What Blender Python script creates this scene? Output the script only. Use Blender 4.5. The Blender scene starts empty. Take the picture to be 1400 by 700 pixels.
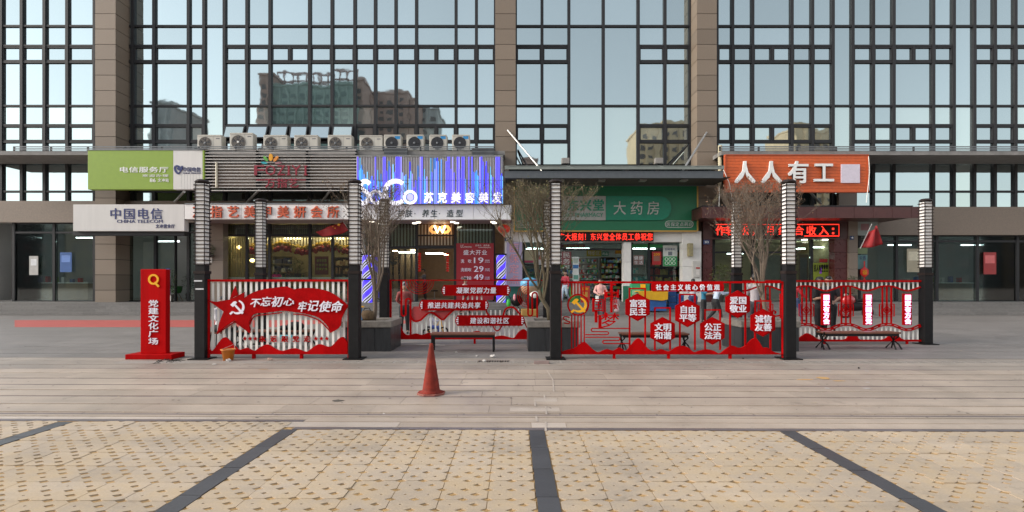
import bpy, bmesh, math, random
from mathutils import Vector, Matrix
R = random.Random(7)
S = bpy.context.scene
COL = S.collection
PI = math.pi
# ------------------------------------------------------------------ camera, sky, sun
F = 720.0; H = 1.65; CX = 700.0; CY = 384.0        # lens in pixels of the 1400 px wide photo, eye height, horizon row
cam = bpy.data.cameras.new('camera'); cam_o = bpy.data.objects.new('camera', cam); COL.objects.link(cam_o)
cam_o.location = (0, 0, H); cam_o.rotation_euler = (PI / 2, 0, 0)
cam.sensor_width = 36; cam.lens = F / 1400 * 36; cam.shift_y = (CY - 350) / 1400
cam.clip_end = 3000; cam.clip_start = 0.05
S.camera = cam_o
S.view_settings.view_transform = 'Standard'; S.view_settings.look = 'None'
S.view_settings.exposure = 0.95; S.view_settings.gamma = 1
SUN_EL = math.radians(27); SUN_AZ = math.radians(256)   # azimuth clockwise from +Y: behind and left of the camera
W = bpy.data.worlds.new('World'); S.world = W; W.use_nodes = True
nt = W.node_tree; nt.nodes.clear()
sky = nt.nodes.new('ShaderNodeTexSky'); sky.sky_type = 'NISHITA'; sky.sun_disc = False
sky.sun_elevation = SUN_EL; sky.sun_rotation = SUN_AZ; sky.air_density = 1.3; sky.dust_density = 1.0; sky.ozone_density = 1.5
hs = nt.nodes.new('ShaderNodeHueSaturation'); hs.inputs['Saturation'].default_value = 0.30
bg = nt.nodes.new('ShaderNodeBackground'); bg.inputs['Strength'].default_value = 0.15
wo = nt.nodes.new('ShaderNodeOutputWorld')
nt.links.new(sky.outputs[0], hs.inputs['Color']); nt.links.new(hs.outputs[0], bg.inputs[0]); nt.links.new(bg.outputs[0], wo.inputs[0])
sl = bpy.data.lights.new('sun', 'SUN'); sl.energy = 1.5; sl.angle = math.radians(25); sl.color = (1, 0.90, 0.78)
so = bpy.data.objects.new('sun', sl); COL.objects.link(so)
sd = Vector((math.sin(SUN_AZ) * math.cos(SUN_EL), math.cos(SUN_AZ) * math.cos(SUN_EL), math.sin(SUN_EL)))
so.rotation_euler = sd.to_track_quat('Z', 'Y').to_euler()
S.cycles.max_bounces = 8; S.cycles.transparent_max_bounces = 16
S.cycles.use_denoising = True; S.cycles.sample_clamp_indirect = 4

def X(px, Y): return (px - CX) * Y / F
def Z(py, Y): return H + (CY - py) * Y / F
def P(px, py, Y): return (X(px, Y), Y, Z(py, Y))
def GY(py, z=0): return (H - z) * F / (py - CY)         # depth of a point of the ground (height z) seen at row py

# ------------------------------------------------------------------ materials
MATS = {}
def lin(c): return tuple((x / 12.92 if x <= 0.04045 else ((x + 0.055) / 1.055) ** 2.4) for x in (v / 255 for v in c))
def M(name, col, rough=0.6, metal=0.0, var=0.12, scale=5.0, bump=0.0, bscale=60.0, obj=0.06, emit=0.0, spec=0.5, coat=0.0, streak=False):
    if name in MATS: return MATS[name]
    m = bpy.data.materials.new(name); m.use_nodes = True; t = m.node_tree; n = t.nodes; L = t.links
    b = n['Principled BSDF']; b.inputs['Roughness'].default_value = rough; b.inputs['Metallic'].default_value = metal
    b.inputs['Specular IOR Level'].default_value = spec; b.inputs['Coat Weight'].default_value = coat
    tc = n.new('ShaderNodeTexCoord'); ns = n.new('ShaderNodeTexNoise'); ns.inputs['Scale'].default_value = scale; ns.inputs['Detail'].default_value = 6
    ns.inputs['Roughness'].default_value = 0.62
    if streak:
        mp = n.new('ShaderNodeMapping'); mp.inputs['Scale'].default_value = (1, 1, 0.12); L.new(tc.outputs['Object'], mp.inputs[0]); L.new(mp.outputs[0], ns.inputs['Vector'])
    else: L.new(tc.outputs['Object'], ns.inputs['Vector'])
    r = n.new('ShaderNodeMapRange'); r.inputs[1].default_value = 0.3; r.inputs[2].default_value = 0.7
    r.inputs[3].default_value = 1 - var; r.inputs[4].default_value = 1 + var; L.new(ns.outputs[0], r.inputs[0])
    oi = n.new('ShaderNodeObjectInfo'); r2 = n.new('ShaderNodeMapRange'); r2.inputs[3].default_value = 1 - obj; r2.inputs[4].default_value = 1 + obj
    L.new(oi.outputs['Random'], r2.inputs[0])
    mu = n.new('ShaderNodeMath'); mu.operation = 'MULTIPLY'; L.new(r.outputs[0], mu.inputs[0]); L.new(r2.outputs[0], mu.inputs[1])
    vm = n.new('ShaderNodeVectorMath'); vm.operation = 'SCALE'; vm.inputs[0].default_value = col; L.new(mu.outputs[0], vm.inputs['Scale'])
    L.new(vm.outputs[0], b.inputs['Base Color'])
    r3 = n.new('ShaderNodeMapRange'); r3.inputs[1].default_value = 0.3; r3.inputs[2].default_value = 0.7
    r3.inputs[3].default_value = max(0.02, rough - 0.08); r3.inputs[4].default_value = min(1, rough + 0.1); L.new(ns.outputs[0], r3.inputs[0]); L.new(r3.outputs[0], b.inputs['Roughness'])
    if bump:
        n2 = n.new('ShaderNodeTexNoise'); n2.inputs['Scale'].default_value = bscale; n2.inputs['Detail'].default_value = 4; L.new(tc.outputs['Object'], n2.inputs['Vector'])
        bp = n.new('ShaderNodeBump'); bp.inputs['Strength'].default_value = bump; bp.inputs['Distance'].default_value = 0.01; L.new(n2.outputs[0], bp.inputs['Height']); L.new(bp.outputs[0], b.inputs['Normal'])
    if emit:
        vm.inputs[0].default_value = tuple(c * 0.25 for c in col)
        b.inputs['Emission Color'].default_value = (*col, 1); b.inputs['Emission Strength'].default_value = emit
    MATS[name] = m; return m

def glass_clear(name, tint=(0.8, 0.88, 0.86), refl=0.075):
    m = bpy.data.materials.new(name); m.use_nodes = True; t = m.node_tree; n = t.nodes; L = t.links; n.clear()
    o = n.new('ShaderNodeOutputMaterial'); mx = n.new('ShaderNodeMixShader'); tr = n.new('ShaderNodeBsdfTransparent'); tr.inputs[0].default_value = (*tint, 1)
    g = n.new('ShaderNodeBsdfGlossy'); g.inputs['Roughness'].default_value = 0.03; g.inputs[0].default_value = (0.9, 0.95, 0.95, 1)
    lw = n.new('ShaderNodeFresnel'); lw.inputs[0].default_value = 1.5
    ad = n.new('ShaderNodeMath'); ad.operation = 'ADD'; ad.inputs[1].default_value = refl - 0.04; L.new(lw.outputs[0], ad.inputs[0])
    L.new(ad.outputs[0], mx.inputs[0]); L.new(tr.outputs[0], mx.inputs[1]); L.new(g.outputs[0], mx.inputs[2]); L.new(mx.outputs[0], o.inputs[0])
    return m
def glass_mirror(name, col, dark, rough=0.02, wave=0.0035, mixf=0.72):
    m = bpy.data.materials.new(name); m.use_nodes = True; t = m.node_tree; n = t.nodes; L = t.links; n.clear()
    o = n.new('ShaderNodeOutputMaterial'); mx = n.new('ShaderNodeMixShader'); d = n.new('ShaderNodeBsdfDiffuse')
    g = n.new('ShaderNodeBsdfGlossy'); g.inputs['Roughness'].default_value = rough
    oi = n.new('ShaderNodeObjectInfo'); r2 = n.new('ShaderNodeMapRange'); r2.inputs[3].default_value = 0.9; r2.inputs[4].default_value = 1.06; L.new(oi.outputs['Random'], r2.inputs[0])
    vm = n.new('ShaderNodeVectorMath'); vm.operation = 'SCALE'; vm.inputs[0].default_value = col; L.new(r2.outputs[0], vm.inputs['Scale']); L.new(vm.outputs[0], g.inputs[0])
    geo = n.new('ShaderNodeNewGeometry'); ns = n.new('ShaderNodeTexNoise'); ns.inputs['Scale'].default_value = 1.3; ns.inputs['Detail'].default_value = 1.5; L.new(geo.outputs['Position'], ns.inputs['Vector'])
    bp = n.new('ShaderNodeBump'); bp.inputs['Strength'].default_value = 0.5; bp.inputs['Distance'].default_value = wave; L.new(ns.outputs[0], bp.inputs['Height']); L.new(bp.outputs[0], g.inputs['Normal'])
    vd = n.new('ShaderNodeVectorMath'); vd.operation = 'SCALE'; vd.inputs[0].default_value = dark
    r4 = n.new('ShaderNodeMapRange'); r4.inputs[3].default_value = 0.6; r4.inputs[4].default_value = 1.5; L.new(oi.outputs['Random'], r4.inputs[0]); L.new(r4.outputs[0], vd.inputs['Scale']); L.new(vd.outputs[0], d.inputs[0])
    mx.inputs[0].default_value = mixf
    L.new(d.outputs[0], mx.inputs[1]); L.new(g.outputs[0], mx.inputs[2]); L.new(mx.outputs[0], o.inputs[0])
    return m
def cells(name, cols, scale=(9, 9, 9), rough=0.5, emit=0.0):
    """small goods: one random colour per cell of a lattice, like rows of packets"""
    m = bpy.data.materials.new(name); m.use_nodes = True; t = m.node_tree; n = t.nodes; L = t.links; b = n['Principled BSDF']; b.inputs['Roughness'].default_value = rough
    tc = n.new('ShaderNodeTexCoord'); mp = n.new('ShaderNodeMapping'); mp.inputs['Scale'].default_value = scale; fl = n.new('ShaderNodeVectorMath'); fl.operation = 'FLOOR'
    wn = n.new('ShaderNodeTexWhiteNoise'); cr = n.new('ShaderNodeValToRGB'); cr.color_ramp.interpolation = 'CONSTANT'
    L.new(tc.outputs['Object'], mp.inputs[0]); L.new(mp.outputs[0], fl.inputs[0]); L.new(fl.outputs[0], wn.inputs[0]); L.new(wn.outputs[0], cr.inputs[0]); L.new(cr.outputs[0], b.inputs['Base Color'])
    e = cr.color_ramp.elements
    while len(e) < len(cols): e.new(0.5)
    for i, c in enumerate(cols): e[i].position = i / len(cols); e[i].color = (*c, 1)
    MATS[name] = m; return m

RED = M('red_paint', (0.41, 0.002, 0.003), 0.55, var=0.22, scale=3, spec=0.05, streak=True)
DRED = M('dark_red_paint', (0.34, 0.002, 0.003), 0.55, var=0.22, scale=4, spec=0.05)
WHITEP = M('white_paint', (0.86, 0.85, 0.79), 0.5, var=0.06, streak=True)
LETW = M('white_acrylic', (0.82, 0.78, 0.86), 0.4, var=0.03)
BLACKM = M('black_metal', (0.011, 0.0105, 0.011), 0.55, 0.0, spec=0.22, var=0.3, scale=8)
BROWNM = M('dark_brown_metal', (0.02, 0.012, 0.01), 0.55, 0.0, spec=0.25, var=0.25, scale=8)
FRAME = M('charcoal_aluminium', (0.028, 0.028, 0.03), 0.5, 0.1, var=0.15, spec=0.3)
ALU = M('aluminium', (0.45, 0.44, 0.42), 0.38, 0.7, var=0.12)
GREYP = M('grey_steel_paint', (0.16, 0.17, 0.18), 0.5, 0.2, var=0.15)
GOLD = M('gold_trim', (0.55, 0.33, 0.09), 0.35, 0.6)
YEL = M('yellow_paint', (0.85, 0.42, 0.01), 0.4, var=0.05)
LANT = M('milky_lamp_panel', (0.88, 0.85, 0.82), 0.5, var=0.05)
STONE = M('brown_granite', (0.20, 0.155, 0.115), 0.55, var=0.14, scale=26, bump=0.25, bscale=90, obj=0.13)
STONE2 = M('ground_floor_stone', (0.20, 0.155, 0.12), 0.5, var=0.16, scale=18, bump=0.15, obj=0.12)
CONC = M('concrete', (0.22, 0.21, 0.2), 0.8, var=0.2, scale=3, bump=0.3)
DARK = M('dark_void_wall', (0.03, 0.028, 0.027), 0.8)
STEP = M('step_granite', (0.17, 0.16, 0.15), 0.65, var=0.16, scale=9, bump=0.2, obj=0.1)
CLEAR = glass_clear('shop_glass')
MIR = glass_mirror('mirror_glass', (0.57, 0.67, 0.68), (0.07, 0.085, 0.09))
MIR2 = glass_mirror('mirror_glass_pale', (0.68, 0.79, 0.76), (0.2, 0.23, 0.23), mixf=0.66)
LED = M('led_red', (1.0, 0.03, 0.015), 0.5, var=0.0, obj=0, emit=1.3)
LEDW = M('led_pink_white', (1.0, 0.5, 0.85), 0.5, var=0.0, obj=0, emit=1.3)
TUBE = M('tube_light', (1.0, 0.96, 0.88), 0.5, var=0, obj=0, emit=9.0)
WARMB = M('warm_bulb', (1.0, 0.62, 0.22), 0.5, var=0, obj=0, emit=7.0)
SPOT = M('downlight', (1.0, 0.9, 0.72), 0.5, var=0, obj=0, emit=3.0)

# ------------------------------------------------------------------ mesh helpers
class MB:
    def __init__(s): s.v = []; s.f = []
    def add(s, v, f):
        n = len(s.v); s.v += [tuple(p) for p in v]; s.f += [[i + n for i in q] for q in f]; return s
    def box(s, x0, x1, y0, y1, z0, z1):
        return s.add([(x0, y0, z0), (x1, y0, z0), (x1, y1, z0), (x0, y1, z0), (x0, y0, z1), (x1, y0, z1), (x1, y1, z1), (x0, y1, z1)],
                     [(0, 3, 2, 1), (4, 5, 6, 7), (0, 1, 5, 4), (1, 2, 6, 5), (2, 3, 7, 6), (3, 0, 4, 7)])
    def pb(s, px0, px1, py0, py1, Y, t=0.05, back=0.0):       # box given by the pixels of its front face at depth Y
        return s.box(X(px0, Y), X(px1, Y), Y - back, Y + t, Z(py1, Y), Z(py0, Y))
    def tube(s, pts, r, n=6, cap=True):
        pts = [Vector(p) for p in pts]; rs = r if isinstance(r, (list, tuple)) else [r] * len(pts); rings = []
        for i, p in enumerate(pts):
            d = (pts[min(i + 1, len(pts) - 1)] - pts[max(i - 1, 0)]); d = d.normalized() if d.length > 1e-9 else Vector((0, 0, 1))
            a = Vector((0, 0, 1)) if abs(d.z) < 0.9 else Vector((1, 0, 0)); u = d.cross(a).normalized(); w = d.cross(u)
            rings.append([p + (u * math.cos(2 * PI * k / n + PI / 4) + w * math.sin(2 * PI * k / n + PI / 4)) * rs[i] for k in range(n)])
        v = [q for g in rings for q in g]; f = []
        for i in range(len(rings) - 1):
            for k in range(n): f.append((i * n + k, i * n + (k + 1) % n, (i + 1) * n + (k + 1) % n, (i + 1) * n + k))
        if cap: f.append(tuple(range(n))[::-1]); f.append(tuple(range((len(rings) - 1) * n, len(rings) * n)))
        return s.add(v, f)
    def poly(s, pts, Y, t):                                   # outline in (x, z), extruded away from the camera
        n = len(pts); a = sum(pts[i][0] * pts[(i + 1) % n][1] - pts[(i + 1) % n][0] * pts[i][1] for i in range(n))
        if a < 0: pts = pts[::-1]
        v = [(x, Y, z) for x, z in pts] + [(x, Y + t, z) for x, z in pts]
        f = [tuple(range(n)), tuple(range(2 * n - 1, n - 1, -1))] + [(i, i + n, (i + 1) % n + n, (i + 1) % n) for i in range(n)]
        return s.add(v, f)
    def pp(s, pts, Y, t=0.03): return s.poly([(X(a, Y), Z(b, Y)) for a, b in pts], Y, t)
    def ribbon(s, pts, w, Y, t=0.03, closed=False):           # flat bar following pixel points, w in metres
        q = [Vector((X(a, Y), Z(b, Y))) for a, b in pts]; n = len(q); A = []; B = []
        for i in range(n):
            p0 = q[i - 1] if (i > 0 or closed) else q[i]; p1 = q[(i + 1) % n] if (i < n - 1 or closed) else q[i]
            d = (p1 - p0); d = d.normalized() if d.length > 1e-9 else Vector((1, 0)); nn = Vector((-d.y, d.x)) * w / 2
            A.append(q[i] + nn); B.append(q[i] - nn)
        v = [(p.x, Y, p.y) for p in A] + [(p.x, Y, p.y) for p in B] + [(p.x, Y + t, p.y) for p in A] + [(p.x, Y + t, p.y) for p in B]; f = []
        for i in range(n if closed else n - 1):
            j = (i + 1) % n; f += [(i, n + i, n + j, j), (2 * n + i, 2 * n + j, 3 * n + j, 3 * n + i), (i, j, 2 * n + j, 2 * n + i), (n + i, 3 * n + i, 3 * n + j, n + j)]
        if not closed: f += [(0, 2 * n, 3 * n, n), (n - 1, 2 * n - 1, 4 * n - 1, 3 * n - 1)]
        return s.add(v, f)
    def lathe(s, prof, c=(0, 0, 0), n=16, sy=1.0, axis='z'):
        v = []
        for r, z in prof:
            for k in range(n):
                a = 2 * PI * k / n; p = (r * math.cos(a), r * math.sin(a) * sy, z)
                if axis == 'y': p = (p[0], p[2], p[1])
                v.append((c[0] + p[0], c[1] + p[1], c[2] + p[2]))
        f = [(i * n + k, i * n + (k + 1) % n, (i + 1) * n + (k + 1) % n, (i + 1) * n + k) for i in range(len(prof) - 1) for k in range(n)]
        f += [tuple(range(n))[::-1], tuple(range((len(prof) - 1) * n, len(prof) * n))]
        return s.add(v, f)
    def ball(s, c, r, n=10, m=6):
        rx, ry, rz = r if isinstance(r, (tuple, list)) else (r, r, r); v = [(c[0], c[1], c[2] - rz)]
        for i in range(1, m):
            t = PI * i / m - PI / 2
            for k in range(n): v.append((c[0] + rx * math.cos(t) * math.cos(2 * PI * k / n), c[1] + ry * math.cos(t) * math.sin(2 * PI * k / n), c[2] + rz * math.sin(t)))
        v.append((c[0], c[1], c[2] + rz)); f = [(0, 1 + (k + 1) % n, 1 + k) for k in range(n)]
        for i in range(m - 2):
            for k in range(n): a = 1 + i * n; f.append((a + k, a + (k + 1) % n, a + n + (k + 1) % n, a + n + k))
        b = 1 + (m - 2) * n; f += [(b + k, b + (k + 1) % n, len(v) - 1) for k in range(n)]
        return s.add(v, f)
    def mesh(s, name, smooth=False):
        me = bpy.data.meshes.new(name); me.from_pydata(s.v, [], s.f); me.update()
        if smooth: me.polygons.foreach_set('use_smooth', [True] * len(me.polygons))
        return me
    def build(s, name, mat, parent=None, smooth=False, bev=0.0, kind=None):
        me = s.mesh(name, smooth); bm = bmesh.new(); bm.from_mesh(me)
        bmesh.ops.recalc_face_normals(bm, faces=bm.faces); bm.to_mesh(me); bm.free()
        me.materials.append(mat); o = obj(name, me, parent)
        if bev: b = o.modifiers.new('bevel', 'BEVEL'); b.width = bev; b.segments = 2; b.limit_method = 'ANGLE'
        if kind: o['kind'] = kind
        return o
def wl(o):
    v = Vector((0, 0, 0))
    while o: v += o.location; o = o.parent
    return v
def obj(name, me, parent=None, loc=None):
    o = bpy.data.objects.new(name, me); COL.objects.link(o)
    if parent: o.parent = parent; o.location = -wl(parent) if loc is None else loc
    elif loc is not None: o.location = loc
    return o
def tag(o, label, cat, group=None, kind=None):
    if label: o['label'] = label
    if cat: o['category'] = cat
    if group: o['group'] = group
    if kind: o['kind'] = kind
    return o
def thing(name, label, cat, loc=(0, 0, 0), group=None, rz=0):
    o = bpy.data.objects.new(name, None); COL.objects.link(o); o.location = loc; o.rotation_euler = (0, 0, rz); o.empty_display_size = 0.1
    return tag(o, label, cat, group)
def copy_tree(o, parent=None):
    c = o.copy(); COL.objects.link(c)
    if parent: c.parent = parent
    for ch in KIDS.get(o.name, []): copy_tree(ch, c)
    return c
KIDS = {}
def index_kids(root):
    for ch in [q for q in COL.objects if q.parent == root]:
        KIDS.setdefault(root.name, []).append(ch); index_kids(ch)
def arc(cx, cy, r, a0, a1, n=10, ry=None):
    ry = r if ry is None else ry
    return [(cx + r * math.cos(math.radians(a0 + (a1 - a0) * i / n)), cy - ry * math.sin(math.radians(a0 + (a1 - a0) * i / n))) for i in range(n + 1)]
def smooth_path(p, k=4, closed=False):
    o = []; n = len(p)
    for i in range(n if closed else n - 1):
        g = lambda j: p[j % n] if closed else p[max(0, min(n - 1, j))]
        a, b, c, d = g(i - 1), g(i), g(i + 1), g(i + 2)
        for s in range(k):
            t = s / k
            o.append(tuple(0.5 * ((2 * b[q]) + (-a[q] + c[q]) * t + (2 * a[q] - 5 * b[q] + 4 * c[q] - d[q]) * t * t + (-a[q] + 3 * b[q] - 3 * c[q] + d[q]) * t ** 3) for q in (0, 1)))
    if not closed: o.append(tuple(p[-1]))
    return o

# ------------------------------------------------------------------ lettering (Blender's built-in font, turned to mesh)
GL = {}
def glyph(s, bold=0.0):
    k = (s, bold)
    if k not in GL:
        c = bpy.data.curves.new('glyph', 'FONT'); c.body = s; c.resolution_u = 2;  c.extrude = 0.5
        o = bpy.data.objects.new('glyph', c); m = bpy.data.meshes.new_from_object(o)
        GL[k] = ([tuple(v.co) for v in m.vertices], [tuple(p.vertices) for p in m.polygons]); bpy.data.objects.remove(o); bpy.data.meshes.remove(m)
    return GL[k]
def put_glyph(mb, s, x0, x1, y0, y1, Y, t, bold=0.0, shear=0.0, full=False):
    """glyph(s) stretched into the pixel box; full: keep the em box of a Chinese character"""
    v, f = glyph(s, bold)
    if not v: return
    if full: gx0, gx1, gy0, gy1 = 0.02, 0.98, -0.1, 0.86
    else:
        gx0 = min(a[0] for a in v); gx1 = max(a[0] for a in v); gy0 = min(a[1] for a in v); gy1 = max(a[1] for a in v)
    bw = bold * 0.55 * (y1 - y0)                                # heavier strokes: the same glyph again, shifted by a hair
    for i, (dx, dy) in enumerate(((0, 0),) if bold < 0.012 else ((-bw, -bw * .7), (bw, bw * .7), (-bw, bw * .7), (bw, -bw * .7)) if bold > .03 else ((-bw, -bw * .5), (bw, bw * .5))):
        out = []
        for a in v:
            u = (a[0] - gx0) / max(gx1 - gx0, 1e-6); w = (a[1] - gy0) / max(gy1 - gy0, 1e-6)
            px = x0 + (x1 - x0) * (u + shear * (w - 0.5)) + dx; py = y1 - (y1 - y0) * w + dy
            out.append((X(px, Y), Y - t * (0.5 + a[2]) - i * .0007, Z(py, Y)))
        mb.add(out, f)
def chars(s, x0, x1, y0, y1, Y, mat, parent, t=0.02, bold=0.02, shear=0.0, gap=0.12, each=False, name='character', vertical=False, jit=0.0):
    """a row (or column) of single characters filling the pixel box; each: one object per character"""
    n = len(s); mb = MB()
    for i, ch in enumerate(s):
        if ch == ' ': continue
        if each: mb = MB()
        if vertical:
            p = (y1 - y0) / n; a, b, c, d = x0, x1, y0 + p * i, y0 + p * (i + 1 - gap)
        else:
            p = (x1 - x0) / (n - gap); a, b, c, d = x0 + p * i, x0 + p * (i + 1 - gap), y0, y1
        j = R.uniform(-jit, jit); full = ord(ch) > 0x2e80
        if ch in '·.:,：，': b = a + (b - a)
        put_glyph(mb, ch, a, b, c + j, d + j, Y, t, bold, shear, full or ch in '·:.')
        if each: mb.build(name, mat, parent)
    if not each: return mb.build('lettering', mat, parent)
def line(s, x0, x1, y0, y1, Y, mat, parent, t=0.015, bold=0.015, shear=0.0, name='lettering'):
    mb = MB(); put_glyph(mb, s, x0, x1, y0, y1, Y, t, bold, shear); return mb.build(name, mat, parent)
def emblem(cx, cy, r, Y, t, mat, parent):
    """crossed hammer and sickle"""
    mb = MB(); q = lambda pts: [(cx + a * r, cy - b * r) for a, b in pts]
    out = [(0.08 + 0.9 * math.cos(math.radians(a)), 0.0 + 0.92 * math.sin(math.radians(a))) for a in range(78, -132, -14)]
    inn = [(-0.06 + 0.76 * math.cos(math.radians(a)), 0.06 + 0.72 * math.sin(math.radians(a))) for a in range(-128, 70, 14)]
    mb.pp(q(out + inn), Y, t)
    mb.pp(q([(-0.62, -0.5), (-0.44, -0.68), (-0.8, -0.98), (-0.98, -0.8)]), Y - 0.002, t)
    mb.pp(q([(-0.42, 0.28), (-0.24, 0.44), (0.86, -0.72), (0.66, -0.9)]), Y - 0.004, t)
    mb.pp(q([(-0.85, 0.3), (-0.45, 0.72), (-0.2, 0.78), (0.02, 0.62), (-0.5, 0.02)]), Y - 0.006, t)
    return mb.build('emblem', mat, parent)
def star_pts(cx, cy, r, rot=0): return [(cx + (r if k % 2 == 0 else r * 0.42) * math.sin(rot + PI * k / 5), cy - (r if k % 2 == 0 else r * 0.42) * math.cos(rot + PI * k / 5)) for k in range(10)]
# ------------------------------------------------------------------ ground
def ground_mat():
    m = bpy.data.materials.new('plaza_stone'); m.use_nodes = True; t = m.node_tree; n = t.nodes; L = t.links; b = n['Principled BSDF']
    tc = n.new('ShaderNodeTexCoord'); br = n.new('ShaderNodeTexBrick'); br.inputs['Scale'].default_value = 1.0
    br.inputs['Brick Width'].default_value = 1.2; br.inputs['Row Height'].default_value = 0.45; br.inputs['Mortar Size'].default_value = 0.012
    br.inputs['Color1'].default_value = (0.365, 0.30, 0.245, 1); br.inputs['Color2'].default_value = (0.33, 0.27, 0.22, 1); br.inputs['Mortar'].default_value = (0.19, 0.165, 0.15, 1)
    L.new(tc.outputs['Object'], br.inputs['Vector'])
    n1 = n.new('ShaderNodeTexNoise'); n1.inputs['Scale'].default_value = 0.35; n1.inputs['Detail'].default_value = 8; n1.inputs['Roughness'].default_value = 0.7; L.new(tc.outputs['Object'], n1.inputs['Vector'])
    r = n.new('ShaderNodeMapRange'); r.inputs[1].default_value = 0.3; r.inputs[2].default_value = 0.7; r.inputs[3].default_value = 0.74; r.inputs[4].default_value = 1.14; L.new(n1.outputs[0], r.inputs[0])
    vm = n.new('ShaderNodeVectorMath'); vm.operation = 'SCALE'; L.new(br.outputs[0], vm.inputs[0]); L.new(r.outputs[0], vm.inputs['Scale']); L.new(vm.outputs[0], b.inputs['Base Color'])
    b.inputs['Roughness'].default_value = 0.62
    return m
def slab_mat(name, col, rough=0.5, sandy=0.0):
    m = bpy.data.materials.new(name); m.use_nodes = True; t = m.node_tree; n = t.nodes; L = t.links; b = n['Principled BSDF']
    geo = n.new('ShaderNodeNewGeometry'); oi = n.new('ShaderNodeObjectInfo')
    def noise(scale, det, lo, hi, stretch=None, a=0.3, z=0.7):
        x = n.new('ShaderNodeTexNoise'); x.inputs['Scale'].default_value = scale; x.inputs['Detail'].default_value = det; x.inputs['Roughness'].default_value = 0.7
        if stretch:
            mp = n.new('ShaderNodeMapping'); mp.inputs['Scale'].default_value = stretch; L.new(geo.outputs['Position'], mp.inputs[0]); L.new(mp.outputs[0], x.inputs['Vector'])
        else: L.new(geo.outputs['Position'], x.inputs['Vector'])
        r = n.new('ShaderNodeMapRange'); r.inputs[1].default_value = a; r.inputs[2].default_value = z; r.inputs[3].default_value = lo; r.inputs[4].default_value = hi; L.new(x.outputs[0], r.inputs[0]); return x, r
    n1, r = noise(0.8, 9, 0.78, 1.12); n2, r3 = noise(60, 3, 0.91, 1.09); n4, r4 = noise(1.0, 6, 0.86, 1.1, (0.22, 3.2, 1)); n5, r5 = noise(3.3, 4, 0.72, 1.0, None, 0.28, 0.40)
    r2 = n.new('ShaderNodeMapRange'); r2.inputs[3].default_value = 0.90; r2.inputs[4].default_value = 1.06; L.new(oi.outputs['Random'], r2.inputs[0])
    cur = r.outputs[0]
    for q in (r2, r3, r4, r5):
        a = n.new('ShaderNodeMath'); a.operation = 'MULTIPLY'; L.new(cur, a.inputs[0]); L.new(q.outputs[0], a.inputs[1]); cur = a.outputs[0]
    vm = n.new('ShaderNodeVectorMath'); vm.operation = 'SCALE'; vm.inputs[0].default_value = col; L.new(cur, vm.inputs['Scale']); out = vm.outputs[0]
    if sandy:
        n6, r6 = noise(1.6, 8, 0.0, sandy, None, 0.42, 0.62); mx = n.new('ShaderNodeMix'); mx.data_type = 'RGBA'; L.new(r6.outputs[0], mx.inputs[0]); L.new(out, mx.inputs[6])
        sc = n.new('ShaderNodeVectorMath'); sc.operation = 'SCALE'; sc.inputs[0].default_value = (0.46, 0.34, 0.2); L.new(r3.outputs[0], sc.inputs['Scale']); L.new(sc.outputs[0], mx.inputs[7]); out = mx.outputs[2]
    L.new(out, b.inputs['Base Color'])
    ro = n.new('ShaderNodeMapRange'); ro.inputs[1].default_value = 0.3; ro.inputs[2].default_value = 0.7; ro.inputs[3].default_value = rough - 0.12; ro.inputs[4].default_value = rough + 0.15; L.new(n1.outputs[0], ro.inputs[0]); L.new(ro.outputs[0], b.inputs['Roughness'])
    bp = n.new('ShaderNodeBump'); bp.inputs['Strength'].default_value = 0.35; bp.inputs['Distance'].default_value = 0.004; L.new(n2.outputs[0], bp.inputs['Height']); L.new(bp.outputs[0], b.inputs['Normal'])
    return m
SLAB = slab_mat('paving_granite', (0.43, 0.35, 0.28)); SLABL = slab_mat('pale_granite', (0.52, 0.44, 0.37)); SLABD = slab_mat('dark_granite_band', (0.15, 0.128, 0.13), 0.4)
SLABM = slab_mat('mid_granite_joint', (0.16, 0.125, 0.125), 0.45); PAVC = slab_mat('grid_paver_concrete', (0.47, 0.38, 0.285), 0.8, 0.65); SLABK = slab_mat('black_granite_band', (0.07, 0.07, 0.075), 0.4)
GND = MB().add([(-300, -260, -0.012), (300, -260, -0.012), (300, 300, -0.012), (-300, 300, -0.012)], [(0, 1, 2, 3)]).build('plaza_ground', ground_mat()); GND['kind'] = 'structure'
SK = -0.012                                                   # the paving runs a little askew of the shop fronts
def lay(x, y): return (x, y + SK * x)
paving = thing('paving', None, None); paving['kind'] = 'structure'
def slab_piece(name, x0, x1, y0, y1, z0, z1, mat, parent, bev=0.0):
    g = 0.0045; gx = 0.002
    mb = MB().box(-(x1 - x0) / 2 + gx, (x1 - x0) / 2 - gx, -(y1 - y0) / 2 + g, (y1 - y0) / 2 - g, z0 - z1, 0)
    o = mb.build(name, mat, parent); x, y = lay((x0 + x1) / 2, (y0 + y1) / 2)
    o.location = (x, y, z1 + R.uniform(-0.0008, 0.0008)); o.rotation_euler = (R.uniform(-.0007, .0007), 0, SK); return o
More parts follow.
